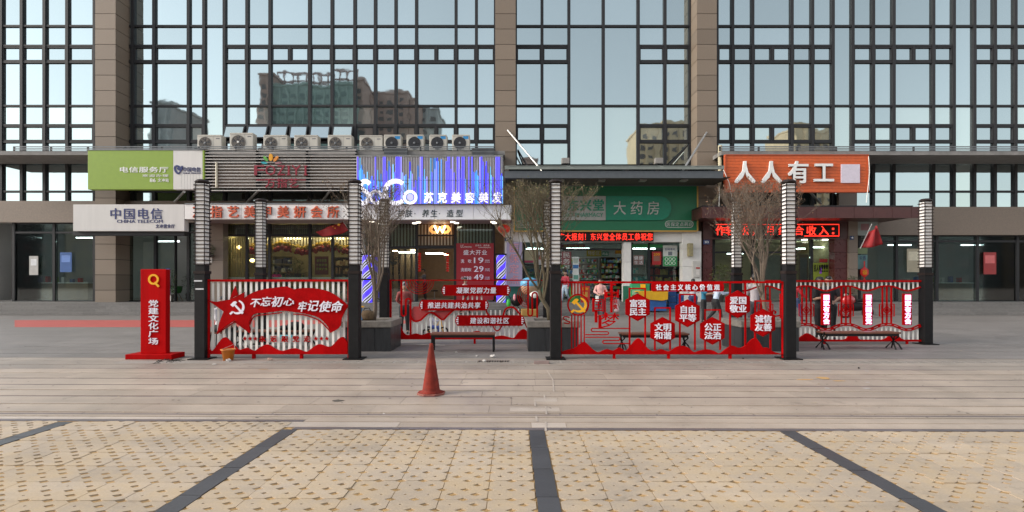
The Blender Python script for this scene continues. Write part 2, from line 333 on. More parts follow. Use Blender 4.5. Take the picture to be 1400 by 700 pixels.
# rows of slabs between the dark joint lines seen in the photograph
rowsY = [6.36, 6.52, 7.0, 7.5, 7.9, 8.31, 8.86, 9.35, 9.85]
strips = [6.47, 7.47, 8.29, 8.83, 9.83]
for i in range(len(rowsY) - 1):
    y0 = rowsY[i] + (0.05 if rowsY[i] in (6.52,) else 0); y1 = rowsY[i + 1]; x = -12 + R.uniform(0, 1.2)
    half = 9.6 + (y0 - 6.4) * 1.1 if y0 > 6.5 else 7.4
    x = -half + R.uniform(0, 0.9)
    while x < half:
        w = R.choice([1.2, 1.2, 1.8, 1.5]); mat = SLAB
        slab_piece('paving_slab', x, x + w, y0 + 0.02, y1 - 0.02, -0.03, 0.0, mat, paving); x += w
for y in strips:
    x = -13
    while x < 13:
        w = R.choice([2.4, 3.0, 3.6]); slab_piece('joint_strip', x, x + w, y - 0.021, y + 0.021, -0.03, 0.001 if y != 6.47 else 0.0015, SLABM, paving); x += w
# border between plaza slabs and grid pavers: steps back at the black cross band on the left
def border(x0, x1, y, pale):
    x = x0
    while x < x1 - 0.05:
        w = min(R.choice([1.0, 1.2, 0.8]), x1 - x); slab_piece('border_stone', x, x + w, y, y + 0.085, -0.03, 0.002, R.choice([SLABD, SLABD, SLABM]) if x > -4 else SLABD, paving); x += w
border(-9, -2.45, 6.14, None); border(-2.45, 9, 5.83, None)
for (a, b, mat) in ((-9, -3.55, SLABL), (-3.55, -2.45, SLAB)): slab_piece('paving_slab', a, b, 6.235, 6.35, -0.03, 0.0, mat, paving)
for (a, b, mat) in ((-2.62, -1.3, SLABL), (-1.3, 0.22, SLAB), (0.22, 0.62, SLABL), (0.62, 9, SLAB)): slab_piece('paving_slab', a, b, 5.925, 6.14, -0.03, 0.0, mat, paving)
slab_piece('paving_slab', -2.45, 9, 6.15, 6.35, -0.03, 0.0, SLAB, paving)
# pale repaired patches
for (a, b, y0, y1) in ((X(697, 6.75), X(765, 6.75), 6.66, 6.85), (X(730, 7.25), X(762, 7.25), 7.18, 7.38)): slab_piece('repair_patch', a, b, y0, y1, -0.01, 0.004, SLABL, paving)
# crooked pale mortar line
pth = [P(736, py, 1)[0:1] for py in ()]
mb = MB()
for (pa, ya, pb_, yb) in ((748, 507, 756, 520), (756, 520, 757, 536), (744, 540, 745, 548), (731, 550, 732, 556), (746, 556, 747, 567), (733, 569, 734, 577), (746, 577, 746, 590)):
    Ya, Yb = GY(ya), GY(yb); xa, xb = X(pa, Ya), X(pb_, Yb)
    mb.add([(xa - .012, Ya, .0055), (xa + .012, Ya, .0055), (xb + .012, Yb, .0055), (xb - .012, Yb, .0055)], [(3, 2, 1, 0)])
o = mb.build('mortar_line', SLABL, paving)
# grid pavers with sand filled diamond holes
sand = M('dry_grass_sand', (0.34, 0.21, 0.085), 0.95, var=0.5, scale=14, bump=0.8, bscale=80)
pv = thing('paver_strip', None, None); pv['kind'] = 'structure'
b_ = MB().add([(-9, 1.2, -0.006), (9, 1.2, -0.006), (9, 6.3, -0.006), (-9, 6.3, -0.006)], [(0, 1, 2, 3)]).build('sand_bed', sand, pv)
cw, cd = 0.175, 0.185
def paver_mesh():
    mb = MB()
    for i in range(2):
        for j in range(2):
            cx, cy = (i - 0.5) * cw, (j - 0.5) * cd; a, b = cw / 2, cd / 2; q0 = R.choice((1, 1, .9, .75, .55, .3)) * R.uniform(.85, 1.08); h, k = 0.05 * q0, 0.034 * q0; c1, c2 = 0.045, 0.03
            outer = [(-a + c1, -b), (a - c1, -b), (a, -b + c2), (a, b - c2), (a - c1, b), (-a + c1, b), (-a, b - c2), (-a, -b + c2)]
            inner = [(0, -k), (0, -k), (h, 0), (h, 0), (0, k), (0, k), (-h, 0), (-h, 0)]
            v = [(cx + p[0], cy + p[1], 0) for p in outer] + [(cx + p[0], cy + p[1], 0) for p in inner] + [(cx + p[0], cy + p[1], -0.03) for p in outer] + [(cx + p[0], cy + p[1], -0.03) for p in inner]
            f = []
            for q in range(8):
                r_ = (q + 1) % 8
                f.append((q, r_, 8 + r_, 8 + q) if q % 2 else (q, r_, 8 + q)); f.append((q, 16 + q, 16 + r_, r_))
                if q % 2: f.append((8 + q, 8 + r_, 24 + r_, 24 + q))
            mb.add(v, f)
    return mb.mesh('grid_paver')
pms = [paver_mesh() for _ in range(10)]
for pm in pms: pm.materials.append(PAVC)
cnt = 0; far_pts = []
bands = [-7.98, -5.22, -2.47, 0.27, 3.02, 5.78, 8.5]
for j in range(0, 13):
    for bi in range(len(bands) - 1):
        xa, xb = bands[bi] + 0.09, bands[bi + 1] - 0.09; n = int((xb - xa) / (2 * cw)); st = (xb - xa) / n
        for i in range(n):
            x = xa + (i + .5) * st; ymax = (6.13 if x < -2.45 else 5.82); y = ymax - cd - j * 2 * cd
            if y < 1.6 or abs(x) > y * 0.98 + 0.5: continue
            sx = st / (2 * cw) * 0.985
            if y > 3.9:
                o = obj('grid_paver', R.choice(pms), pv); xx, yy = lay(x, y); o.location = (xx, yy, 0.001 + R.uniform(-.003, .003)); o.rotation_euler = (R.uniform(-.009, .009), R.uniform(-.009, .009), SK); o.scale = (sx, 0.985, 1); cnt += 1
            else: far_pts.append((x, y, sx))
mb = MB(); base = [tuple(v.co) for v in pm.vertices]; bf = [tuple(p.vertices) for p in pm.polygons]
for x, y, sx in far_pts:
    xx, yy = lay(x, y); mb.add([(xx + a * sx, yy + b * .985, c + .001) for a, b, c in base], bf)
if mb.v: mb.build('near_grid_pavers', PAVC, pv, kind='stuff')
for b in bands:
    y = 5.82 if b > -2.5 else 6.1
    while y > 1.4: slab_piece('band_stone', b - 0.085, b + 0.085, y - 0.6, y, -0.03, 0.002, SLABK, pv); y -= 0.6
dark = slab_mat('grey_plaza_granite', (0.215, 0.195, 0.18), 0.6); mid = slab_mat('worn_plaza_granite', (0.33, 0.28, 0.235), 0.55)
bs = MB().add([(-30, 11.25, -0.007), (34, 11.25, -0.007), (34, 25.29, -0.007), (-30, 25.29, -0.007)], [(0, 1, 2, 3)]).build('rear_plaza', dark, paving)
x = -11.5
for row, (ya, yb) in enumerate(((9.85, 10.3), (10.3, 10.78), (10.78, 11.23), (11.25, 11.85), (11.85, 12.45), (12.45, 13.1), (13.1, 13.8), (13.8, 14.5))):
    x = -13 + R.uniform(0, 1)
    while x < 14: w = R.choice([1.6, 2.1, 1.8]); slab_piece('paving_slab', x, x + w, ya + .01, yb - .01, -0.03, -0.001, mid if ya < 11.2 else dark, paving); x += w
# red running stripe, tactile strip, steps
redt = M('red_rubber_stripe', (0.42, 0.085, 0.07), 0.8, var=0.12, scale=2)
def gpoly(pts, z, name, mat, kind='structure'):
    v = [(X(a, GY(b)), GY(b), z) for a, b in pts]; o = MB().add(v, [tuple(range(len(v)))]).build(name, mat); o['kind'] = kind; return o
gpoly([(20, 447), (390, 447), (425, 443), (478, 439.5), (430, 437.5), (20, 437.5)], -0.006, 'red_path', redt)
gpoly([(530, 446), (566, 440), (575, 436), (540, 439)], -0.0055, 'red_path', redt)
tact = M('tactile_paving', (0.3, 0.27, 0.24), 0.7, var=0.15, scale=20)
tp = thing('tactile_path', None, None); tp['kind'] = 'structure'
mb = MB().box(-8, 12.5, 10.55, 10.85, -0.02, 0.002).build('tactile_base', tact, tp)
mb = MB(); x = -5
while x < 12.4:
    for yy in (10.6, 10.66, 10.72, 10.78): mb.box(x, x + 0.2, yy - .012, yy + .012, 0.002, 0.008)
    x += 0.24
mb.build('tactile_ribs', tact, tp, kind='stuff')
FL = 0.56
st = thing('entrance_steps', None, None); st['kind'] = 'structure'
XL, XR = -27.5, 33
for k in range(4):
    x = XL; y0 = 25.3 + 0.3 * k
    while x < XR:
        w = min(R.choice([1.2, 1.5, 1.8]), XR - x); mb = MB().box(x + .004, x + w - .004, y0, y0 + (0.34 if k < 3 else 0.5), 0.0, 0.14 * (k + 1) + R.uniform(-.002, .002)).build('step_stone', STEP, st); x += w
MB().box(XL, XR, 26.7, 28.4, 0, FL - .004).build('platform', STEP, st)
# ------------------------------------------------------------------ the commercial building
YW = 28.0
bld = thing('commercial_building', 'long commercial building with dark framed mirror glass and brown stone pillars', 'building', (0, YW, 0))
TOPZ = Z(-60, YW)
unit = MB().box(-.5, .5, -.5, .5, -.5, .5).mesh('unit_block')
def shared(name, mat): 
    me = unit.copy(); me.name = name; me.materials.append(mat); return me
pane_me = shared('window_pane', MIR); pane_me2 = shared('window_pane', MIR2); mull_me = shared('mullion', FRAME)
def blk(name, me, x0, x1, y0, y1, z0, z1, parent, rot=(0, 0, 0)):
    o = obj(name, me, parent); o.location = Vector(((x0 + x1) / 2, (y0 + y1) / 2, (z0 + z1) / 2)) - wl(parent); o.scale = (x1 - x0, y1 - y0, z1 - z0); o.rotation_euler = rot; return o
MB().box(X(-30, YW), X(1530, YW), YW + .25, YW + .6, Z(300, YW), TOPZ).build('back_wall', DARK, bld)
MB().box(X(-30, YW), X(1530, YW), YW + .6, YW + 14, TOPZ - .4, TOPZ - .1).build('roof', CONC, bld)
MB().box(X(-30, YW), X(1530, YW), YW + 13.6, YW + 14, 0, TOPZ - .4).build('rear_wall', CONC, bld)
bays = [
 ([-25, 3, 31, 62, 93, 130], ()),
 ([158, 182.5, 211.5, 258.6, 279.7, 307.5, 338.4, 369.8, 423.8, 454.4, 485.5, 513.5, 541.5, 569.6, 623.6, 651.4, 677], (279.7,)),
 ([705, 741, 777.7, 824.7, 872.3, 908.8, 943], (777.7, 824.7)),
 ([980, 1001, 1028.4, 1082, 1110, 1138, 1165, 1193, 1221, 1275, 1303, 1331, 1359, 1387, 1440, 1468, 1500], (1138, 1303)),
]
YB = [-60, -45, -23, 36, 63, 85.5, 145, 171.3, 194.5]
for bi, (cols, cont) in enumerate(bays):
    bot = 226 if bi == 2 else 300
    for x in cols:
        w = 0.15 if x not in (cols[0], cols[-1]) else 0.12
        blk('mullion', mull_me, X(x, YW) - w / 2, X(x, YW) + w / 2, YW - 0.1, YW + .2, Z(bot, YW), TOPZ, bld)
    for ci in range(len(cols) - 1):
        a, b = X(cols[ci], YW) + .07, X(cols[ci + 1], YW) - .07; mid = (a + b) / 2
        ys = YB + [226 if bi == 2 else 262] + ([] if bi == 2 else [300])
        if cols[ci] in cont: ys = [y for y in ys if y not in (-45, -23, 63, 85.5, 171.3, 194.5)]
        for r in range(len(ys) - 1):
            t, u = Z(ys[r], YW) - .06, Z(ys[r + 1], YW) + .06
            small = (ys[r], ys[r + 1]) in ((171.3, 194.5), (63, 85.5), (-45, -23))
            opened = small and ys[r] == 171.3 and bi == 1 and 300 < cols[ci] < 480
            halves = [(a, b)] if not (small and b - a > 1.7) else [(a, mid - .05), (mid + .05, b)]
            if len(halves) == 2: blk('mullion', mull_me, mid - .055, mid + .055, YW - .08, YW + .15, u, t, bld)
            for (p, q) in halves:
                me = pane_me2 if (ys[r] >= 145 and ys[r+1] < 240 and R.random() < .45) or (cols[ci] in cont and ys[r] >= 145) else pane_me
                if opened:
                    h = t - u; ang = math.radians(R.uniform(17, 23))
                    o = blk('window_pane', me, p + .05, q - .05, -.012, .012, -h / 2 + .03, h / 2 - .03, bld, (-ang, 0, 0)); cy = YW - .1 - math.sin(ang) * h / 2; cz = t - math.cos(ang) * h / 2
                    o.location = Vector(((p + q) / 2, cy, cz)) - wl(bld)
                    fr = MB(); fx, fz = (q - p) / 2, h / 2
                    for (c0, c1, c2, c3) in ((-fx, -fx + .06, -fz, fz), (fx - .06, fx, -fz, fz), (-fx + .06, fx - .06, -fz, -fz + .06), (-fx + .06, fx - .06, fz - .06, fz)): fr.box(c0, c1, -.03, .03, c2, c3)
                    f_ = fr.build('sash_frame', FRAME, bld); f_.location = o.location; f_.rotation_euler = (-ang, 0, 0)
                    continue
                if small:
                    fr = MB(); e = .06
                    for (c0, c1, c2, c3) in ((p, p + e, u, t), (q - e, q, u, t), (p + e, q - e, u, u + e), (p + e, q - e, t - e, t)): fr.box(c0, c1, YW - .06, YW + .05, c2, c3)
                    fr.build('sash_frame', FRAME, bld); p += .06; q -= .06
                blk('window_pane', me, p, q, YW + .02, YW + .045, u + (.06 if small else 0), t - (.06 if small else 0), bld, (math.radians(R.uniform(-.1, .1)), 0, math.radians(R.uniform(-.12, .12))))
        for y in ys[1:-1]:
            blk('transom', mull_me, a, b, YW - .07, YW + .15, Z(y, YW) - .05, Z(y, YW) + .05, bld)
# stone pillars with recessed joints
sb = shared('stone_block', STONE)
for (a, b) in ((130, 158), (677, 705), (953, 980), (1500, 1528)):
    x0, x1 = X(a, 27), X(b, 27); pl = thing('stone_pillar', None, None); pl.parent = bld; pl.location = Vector(((x0 + x1) / 2, 27, 0)) - wl(bld)
    MB().box(x0 + .03, x1 - .03, 27.03, YW + .3, Z(296, 27) if a in (677, 953) else 0, TOPZ).build('pillar_core', DARK, pl)
    y = 40 - 21 * 6
    while Z(y + 21, 27) > -0.3:
        blk('stone_block', sb, x0, x1, 27 + R.uniform(-.004, .004), YW + .2, max(0.56, Z(y + 20.35, 27)), Z(y, 27) - .0, pl); y += 21
        if a in (677, 953) and y > 285: break
    
# ledge that carries the air conditioners, with railings
MB().box(XL, X(690, 26), 25.9, YW - .12, Z(207, 26) - .2, Z(207, 26)).build('service_ledge', CONC, bld)
MB().box(X(985, 26), XR, 25.9, YW - .12, Z(207, 26) - .2, Z(207, 26)).build('service_ledge', CONC, bld)
for (a, b) in ((20, 676), (984, 1460)):
    rl = thing('ledge_railing', 'thin grey railing along the ledge %s' % ('above the two left signs' if a == 20 else 'above the orange sign'), 'railing', (X(a, 25.95), 25.95, Z(207, 26)))
    n = int((b - a) / 48)
    for i in range(n + 1): px = a + i * (b - a) / n; MB().box(X(px, 25.95) - .04, X(px, 25.95) + .04, 25.9, 25.95, Z(207, 26), Z(200.5, 25.95)).build('railing_post', FRAME, rl)
    for py in (201, 203.2, 205.4): MB().box(X(a, 25.95), X(b, 25.95), 25.86, 25.9, Z(py, 25.95) - .018, Z(py, 25.95) + .018).build('rail', GREYP, rl)
# wall above the shop fronts, behind the signs, and stone wall pieces between shops
MB().box(X(-30, YW), X(700, YW), YW - .35, YW - .1, Z(305, YW), Z(276, YW)).build('lintel_wall', STONE2, bld)
MB().box(X(950, YW), X(1530, YW), YW - .35, YW - .1, Z(322, YW), Z(284, YW)).build('lintel_wall', STONE2, bld)
tile_me = shared('wall_tile', STONE2); wtile_me = shared('wall_tile', M('white_tile', (0.72, 0.70, 0.66), 0.4, var=0.07, obj=.05)); rtile_me = shared('wall_tile', M('maroon_tile', (0.085, 0.022, 0.022), 0.3, var=0.15))
def tilewall(pa, pb_, pt, pbot, Yf, me, tw=0.6, th=0.9, depth=.5):
    x0, x1, z0, z1 = X(pa, Yf), X(pb_, Yf), max(FL, Z(pbot, Yf)), Z(pt, Yf); n = max(1, round((x1 - x0) / tw)); m_ = max(1, round((z1 - z0) / th))
    for i in range(n):
        for j in range(m_):
            blk('wall_tile', me, x0 + (x1 - x0) * i / n + .006, x0 + (x1 - x0) * (i + 1) / n - .006, Yf + R.uniform(0, .006), Yf + depth, z0 + (z1 - z0) * j / m_ + .006, z0 + (z1 - z0) * (j + 1) / m_ - .006, bld)
tilewall(270, 305, 300, 420, 27.4, tile_me, .65, 1.0)
tilewall(482, 496, 300, 420, 27.4, wtile_me, .6, 1.0)
tilewall(690, 714, 300, 391, 27.4, wtile_me, .9, 1.2)
tilewall(852.5, 863, 331, 420, 27.2, wtile_me, .5, 1.2)
tilewall(756, 765, 331, 420, 27.5, wtile_me, .4, 1.2)
tilewall(933, 959, 316, 420, 27.2, wtile_me, .9, .9)
tilewall(707, 933, 316, 331, 27.3, wtile_me, 1.6, .6, .4)
tilewall(961, 974, 322, 420, 27.3, rtile_me, .5, .8)
tilewall(1141, 1160, 322, 420, 27.3, rtile_me, .7, .8)
tilewall(1160, 1173, 300, 420, 27.2, tile_me, .5, .9)
tilewall(975, 1012, 262, 284, 27.6, tile_me, .7, .8, .2)
tilewall(1147, 1172, 262, 284, 27.6, tile_me, .9, .8, .2)
GRNW = M('green_base_paint', (0.03, 0.17, 0.1), 0.5, var=.1)
MB().pb(688, 714.4, 391, 412, 27.38, .1).build('green_base', GRNW, bld); MB().pb(852.3, 863.2, 391, 414, 27.17, .1).build('green_base', GRNW, bld); MB().pb(714.6, 756, 392, 412, 27.4, .1).build('green_base', GRNW, bld)

# ------------------------------------------------------------------ shop rooms
def room(pa, pb_, wall, floor, depth=6, top=Z(304, YW), ceil=None):
    x0, x1 = X(pa, YW), X(pb_, YW); y1 = YW + depth; g = .004
    MB().box(x0, x1, y1, y1 + .2, FL, top).build('shop_back_wall', wall, bld)
    MB().box(x0, x0 + .15, YW + .1, y1 - g, FL + .01, top - g).build('partition_wall', wall, bld); MB().box(x1 - .15, x1, YW + .1, y1 - g, FL + .01, top - g).build('partition_wall', wall, bld)
    MB().box(x0, x1, YW + .402, y1 + .2, FL - .1, FL).build('shop_floor', floor, bld); MB().box(x0, x1, YW + .1, y1 + .2, top, top + .1).build('shop_ceiling', ceil or wall, bld)
CREAM = M('cream_wall', (0.33, 0.27, 0.15), 0.7, var=.12, scale=2); PALE = M('pale_grey_wall', (0.4, 0.39, 0.37), 0.7, var=.06, scale=1)
TIMB = M('warm_timber', (0.22, 0.13, 0.07), 0.5, var=.25, scale=4, streak=True); FLR = M('shop_floor_tile', (0.3, 0.28, 0.25), 0.35, var=.1)
OLIVE = M('olive_slats', (0.24, 0.2, 0.11), 0.6, var=.2); CURT = M('cream_slats', (0.7, 0.6, 0.45), 0.6, var=.15)
room(-25, 271, PALE, FLR, 5); room(303, 484, CREAM, FLR, 5); room(494, 692, M('salon_wall', (0.3, 0.22, 0.14), .6, var=.15), FLR, 6)
room(708, 945, M('pharmacy_wall', (0.33, 0.35, 0.33), .6), FLR, 5, Z(326, YW)); room(960, 1160, CREAM, FLR, 5, Z(325, YW)); room(1172, 1440, PALE, FLR, 5, Z(325, YW))
def tubes(lst, mat=TUBE, w=1.3):
    for (px, Y, py) in lst: MB().box(X(px, Y) - w / 2, X(px, Y) + w / 2, Y - .05, Y + .05, Z(py, Y) - .03, Z(py, Y) + .03).build('ceiling_or_fill_light', mat, bld)
tubes([(557, 31, 345), (594, 30.5, 346.5), (650, 31, 345)], w=1.0)
tubes([(565, 29, 342), (540, 30, 343), (610, 32, 348), (650, 29.5, 344)], M('salon_warm_fill', (1, 0.6, 0.28), .5, var=0, obj=0, emit=14), .25)  # small glowing boxes added to warm and brighten the dim salon
tubes([(325, YW + .8, 321.4), (354, YW + .8, 321.4), (385, YW + .8, 321.4), (412, YW + .8, 321.4), (440, YW + .8, 321.4), (470, YW + .8, 321.4)], MATS.get('warm_fill_tube') or M('warm_fill_tube', (1, 0.78, 0.45), .5, var=0, obj=0, emit=12), .8)  # tubes added out of sight behind the transom rail to brighten the nail shop
tubes([(790, 30, 340), (880, 30, 340), (735, 30, 340)], M('cool_tube', (0.85, 1, 0.95), .5, var=0, obj=0, emit=10))
tubes([(1005, 30.5, 347), (1045, 30.5, 352), (1090, 31, 340), (1118, 30, 338)], M('cool_tube2', (0.9, 1, 0.92), .5, var=0, obj=0, emit=8), .9)
tubes([(120, 30.5, 325), (40, 30.5, 325), (230, 31.5, 330)], M('cool_tube3', (0.95, 0.98, 1), .5, var=0, obj=0, emit=4))
tubes([(1230, 30.5, 335), (1330, 30.5, 335)], MATS['cool_tube3'])
tubes([(400, 30.5, 326), (330, 30.5, 328), (460, 30.5, 326)], M('warm_fill_tube', (1, 0.78, 0.45), .5, var=0, obj=0, emit=12), .9)  # further warm tubes added to raise the light in the nail shop
def glazing(cols, top, bot, trans=None, Y=YW, w=.13, mat=FRAME):
    for x in cols: MB().box(X(x, Y) - w / 2, X(x, Y) + w / 2, Y - .08, Y + .1, Z(bot, Y), Z(top, Y)).build('shopfront_post', mat, bld)
    z0, z1 = Z(bot, Y), Z(top, Y)
    for i in range(len(cols) - 1):
        a, b = X(cols[i], Y) + w / 2 + .003, X(cols[i + 1], Y) - w / 2 - .003; cuts = [z0] + sorted([Z(t, Y) for t in (trans or [])]) + [z1]
        for j in range(len(cuts) - 1):
            MB().box(a, b, Y, Y + .015, cuts[j] + .05, cuts[j + 1] - .05).build('shop_pane', CLEAR, bld)
        for z in cuts: MB().box(a, b, Y - .06, Y + .07, z - .05, z + .05).build('shopfront_rail', mat, bld)
glazing([20, 75, 130, 165, 213], 305, 412, [318]); glazing([258, 270], 305, 412, [318])
glazing([213, 240], 318, 412, None, YW + .1, .06); MB().box(X(213, YW), X(258, YW), YW - .1, YW + .1, Z(322, YW), Z(316, YW)).build('shopfront_rail', FRAME, bld)
glazing([307, 338, 369, 424, 455, 482], 304.5, 413, [322])
glazing([497, 531, 569.5], 304.5, 413, [338]); glazing([622.5, 675], 304.5, 413, None); MB().box(X(569.5, YW) + .07, X(622.5, YW) - .07, YW - .1, YW + .1, Z(340, YW), Z(336, YW)).build('shopfront_rail', FRAME, bld)
MB().box(X(569.5, YW) + .07, X(622.5, YW) - .07, YW - .1, YW + .1, Z(323, YW), Z(321, YW)).build('shopfront_rail', FRAME, bld)
glazing([716, 756], 331, 413, [362]); glazing([766, 851], 331, 341, None); glazing([863, 887, 933], 331, 413, None)
glazing([975, 1003, 1029, 1070], 325, 413, [345]); glazing([1070, 1109, 1138], 325, 413, None); glazing([1174, 1225, 1280, 1335, 1390, 1440], 322, 413, [330])
# slats and curtains
def slats(a, b, t, bt, Y, step, w, mat, name='slat'):
    me = shared(name, mat); x = a
    while x < b: blk(name, me, X(x, Y), X(x, Y) + w, Y, Y + .04, Z(bt, Y), Z(t, Y), bld); x += step
slats(309, 480, 307, 320, YW + .35, 2.6, .05, OLIVE); slats(340, 482, 325, 336, YW + 1.0, 4.2, .09, CURT)
slats(500, 568, 306, 337, YW + .3, 4.4, .08, CURT); slats(572, 620, 307, 335, YW + .3, 4.4, .08, CURT); slats(625, 673, 305, 337, YW + .3, 4.4, .08, CURT)
MB().pb(500, 674, 305, 337.5, YW + .4, .1).build('timber_backing', TIMB, bld)
MB().pb(309, 482, 306.5, 321, YW + .45, .1).build('dark_backing', M('olive_board', (0.1, 0.085, 0.05), .7), bld)
slats(311, 334, 326, 380, YW + .5, 3.4, .04, M('bead_curtain', (0.3, 0.25, 0.13), .4, var=.3), 'bead_string')
MB().pb(309, 481, 379, 381.5, YW + .3, .03).build('lace_strip', WHITEP, bld)
x = 309
lm = MB()
while x < 481: lm.pb(x, x + .8, 381.5, 384, YW + .3, .02); x += 1.8
lm.build('lace_fringe', WHITEP, bld)
slats(530, 568, 341, 412, YW + 3.5, 8.5, .25, M('timber_panels', (0.32, 0.2, 0.1), .5, var=.2), 'timber_panel')
# soffits under the fascias with downlights
SOF = M('mauve_soffit', (0.27, 0.2, 0.2), .5, var=.08)
MB().box(X(252, 25.55), X(699, 25.55), 25.91, YW - .36, Z(300, 25.55) + .01, Z(300, 25.55) + .08).build('soffit', SOF, bld)
for (px, Y) in ((509, 26.5), (519, 27.2), (572, 26.8), (567, 27.2), (619, 26.6), (624, 27.1), (674, 26.6), (676, 27.1)):
    MB().box(X(px, Y) - .11, X(px, Y) + .11, Y - .08, Y + .08, Z(300, 25.55) - .03, Z(300, 25.55) + .008).build('downlight', SPOT, bld)
# ------------------------------------------------------------------ towers behind the camera: the mirror glass reflects them
def tower(name, label, pa, pb_, ptop, D, mat, wmat, floors=3.2, wstep=3.4, depth=22, cap=None, jag=False):
    """outline given by its reflection; D = camera to reflection, so it really stands at y = 56 - D"""
    x0, x1 = X(pa, D), X(pb_, D); zt = Z(ptop, D); y = 56 - D
    t = thing(name, label, 'tower', ((x0 + x1) / 2, y, 0))
    MB().box(x0, x1, y - depth, y, -.01, zt).build('wall', mat, t)
    mb = MB(); ms = MB(); x = x0 + 1
    while x < x1 - 2:
        z = 4
        while z < zt - 2.5:
            if R.random() < .9: mb.box(x, x + wstep * .5, y + .02, y + .12, z, z + floors * .5)
            z += floors
        ms.box(x + wstep * .62, x + wstep * .8, y, y + .8, 3, zt - R.uniform(0, 2)); x += wstep
    mb.build('windows', wmat, t, kind='stuff'); ms.build('fins', mat, t)
    MB().box(x0 - .4, x1 + .4, y - depth - .4, y + .5, zt, zt + .9).build('parapet', mat, t)
    if cap:
        fr = MB(); x = x0
        while x < x1: fr.box(x, x + .5, y - 6, y - 5.4, zt + .9, zt + cap); x += R.uniform(2, 4)
        fr.box(x0, x1, y - 6, y - 5.4, zt + cap, zt + cap + .6); fr.box(x0, x1, y - 6, y - 5.4, zt + cap * .5, zt + cap * .5 + .5); fr.build('roof_scaffold', M('rust_steel', (0.28, 0.16, 0.14), .7), t)
    return t
LOWC = [((0.16, 0.13, 0.11), 'brown'), ((0.12, 0.13, 0.13), 'grey'), ((0.2, 0.17, 0.13), 'sandy'), ((0.1, 0.09, 0.09), 'dark')]
NET = M('green_netting', (0.26, 0.35, 0.32), .9, var=.25, scale=.3); NETW = M('netted_window', (0.12, 0.18, 0.17), .6, var=.3, scale=.5)
BRK = M('brown_render', (0.40, 0.27, 0.23), .8, var=.15, scale=.3); BRKW = M('brown_window', (0.12, 0.10, 0.10), .5); TAN = M('tan_render', (0.6, 0.46, 0.3), .8, var=.15, scale=.3)
GRYR = M('grey_render', (0.42, 0.43, 0.43), .8, var=.12, scale=.3)
tower('construction_tower', 'unfinished tower in green netting reflected in the left glass', 367, 486, 117, 200, NET, NETW, cap=7)
tower('brown_tower', 'narrow brown tower beside the green netted tower', 354, 367, 101, 198, BRK, BRKW)
tower('brown_tower', 'brown tower right of the netted tower, with tall stepped top', 488, 499, 112, 205, BRK, BRKW)
tower('brick_block', 'dark brick apartment block between the brown tower and the twin blocks', 499, 511, 134, 215, BRK, BRKW)
tower('brick_block', 'broad brick apartment block, left one of the twin blocks', 515, 540, 130, 220, BRK, BRKW)
tower('brick_block', 'tall brick apartment block, right one of the twin blocks', 543, 558, 127, 222, BRK, BRKW)
tower('brick_block', 'small brick block right of the twin blocks', 560, 568, 137, 224, BRK, BRKW)
tower('grey_block', 'low grey apartment block behind the brick blocks', 572, 584, 146, 240, GRYR, BRKW)
tower('grey_block', 'low grey apartment block farthest right of the row', 584, 597, 152, 240, GRYR, BRKW)
tower('grey_block', 'grey slab block reflected in the leftmost glass', 205, 234, 142, 190, GRYR, GRYR)
tower('tan_block', 'tan ornate block reflected right above the canopy', 873, 905, 174, 200, TAN, BRKW)
tower('tan_block', 'tan block with lower roof reflected beside the right stone pillar', 906, 943, 170, 205, TAN, BRKW)
tower('tan_block', 'tan gabled block reflected above the orange sign', 1086, 1108, 172, 200, TAN, BRKW)
tower('tan_block', 'low tan block reflected right of the gabled one', 1112, 1136, 182, 210, TAN, BRKW)
tower('brick_block', 'low brick block reflected in the lower panes left of the canopy', 716, 738, 218, 200, BRK, BRKW)

# low street front added unseen behind the camera: darkens what the shop glass mirrors
xx = -150
for k in range(12):
    w = (22, 28, 25, 30)[k % 4]; c, nm = LOWC[k % 4]; hh = 12.5 + (k * 37 % 5) * .8
    t = thing('added_low_building', '%s low building added behind the camera to darken reflections, number %s from the left' % (nm, ('one two three four five six seven eight nine ten eleven twelve').split()[k]), 'building', (xx + w / 2, -62, 0), 'low buildings added behind the camera')
    m_ = M('low_render_' + nm, c, .85, var=.15, scale=.4); MB().box(xx, xx + w - .4, -74, -62, -.01, hh).build('wall', m_, t); MB().box(xx - .2, xx + w - .2, -74.3, -61.6, hh, hh + .5).build('roof', m_, t)
    mb = MB(); x = xx + 1.5
    while x < xx + w - 3:
        for z in (1, 4.6, 8.2): mb.box(x, x + 2, -61.98, -61.9, z, z + 1.8)
        x += 3.4
    mb.build('windows', BRKW, t, kind='stuff'); xx += w
# ------------------------------------------------------------------ signs
YS = 25.6
SGRN = M('lime_sign_face', (0.24, 0.36, 0.035), .45, var=.05); SWHT = M('white_sign_face', (0.62, 0.60, 0.57), .45, var=.04, streak=True); NAVY = M('navy_letters', (0.02, 0.03, 0.13), .4)
WL = M('white_letters', (0.8, 0.8, 0.78), .4, var=.03)
t = thing('shop_sign', 'lime green and white telecom sign at the left, above the black awning struts', 'sign', (X(200, YS), YS, Z(260, YS)))
MB().pb(120, 236.6, 205.5, 259, YS, .3).build('green_panel', SGRN, t, bev=.01); MB().pb(236.8, 277, 205.5, 259, YS, .3).build('white_panel', SWHT, t, bev=.01)
MB().pb(119, 279.4, 204, 205.4, YS - .02, .34).build('trim', GREYP, t); MB().pb(277.1, 279.2, 205.5, 259.4, YS - .02, .3).build('trim', SGRN, t)
chars('电信服务厅', 163, 230.5, 228, 236, YS, WL, t, bold=.03, gap=.06); chars('欢迎办理', 195, 230.5, 238.5, 242, YS, WL, t, bold=.02)
line('86', 205, 213, 244, 249, YS, WL, t); chars('文冲站', 216, 231, 244, 249, YS, WL, t)
mb = MB()
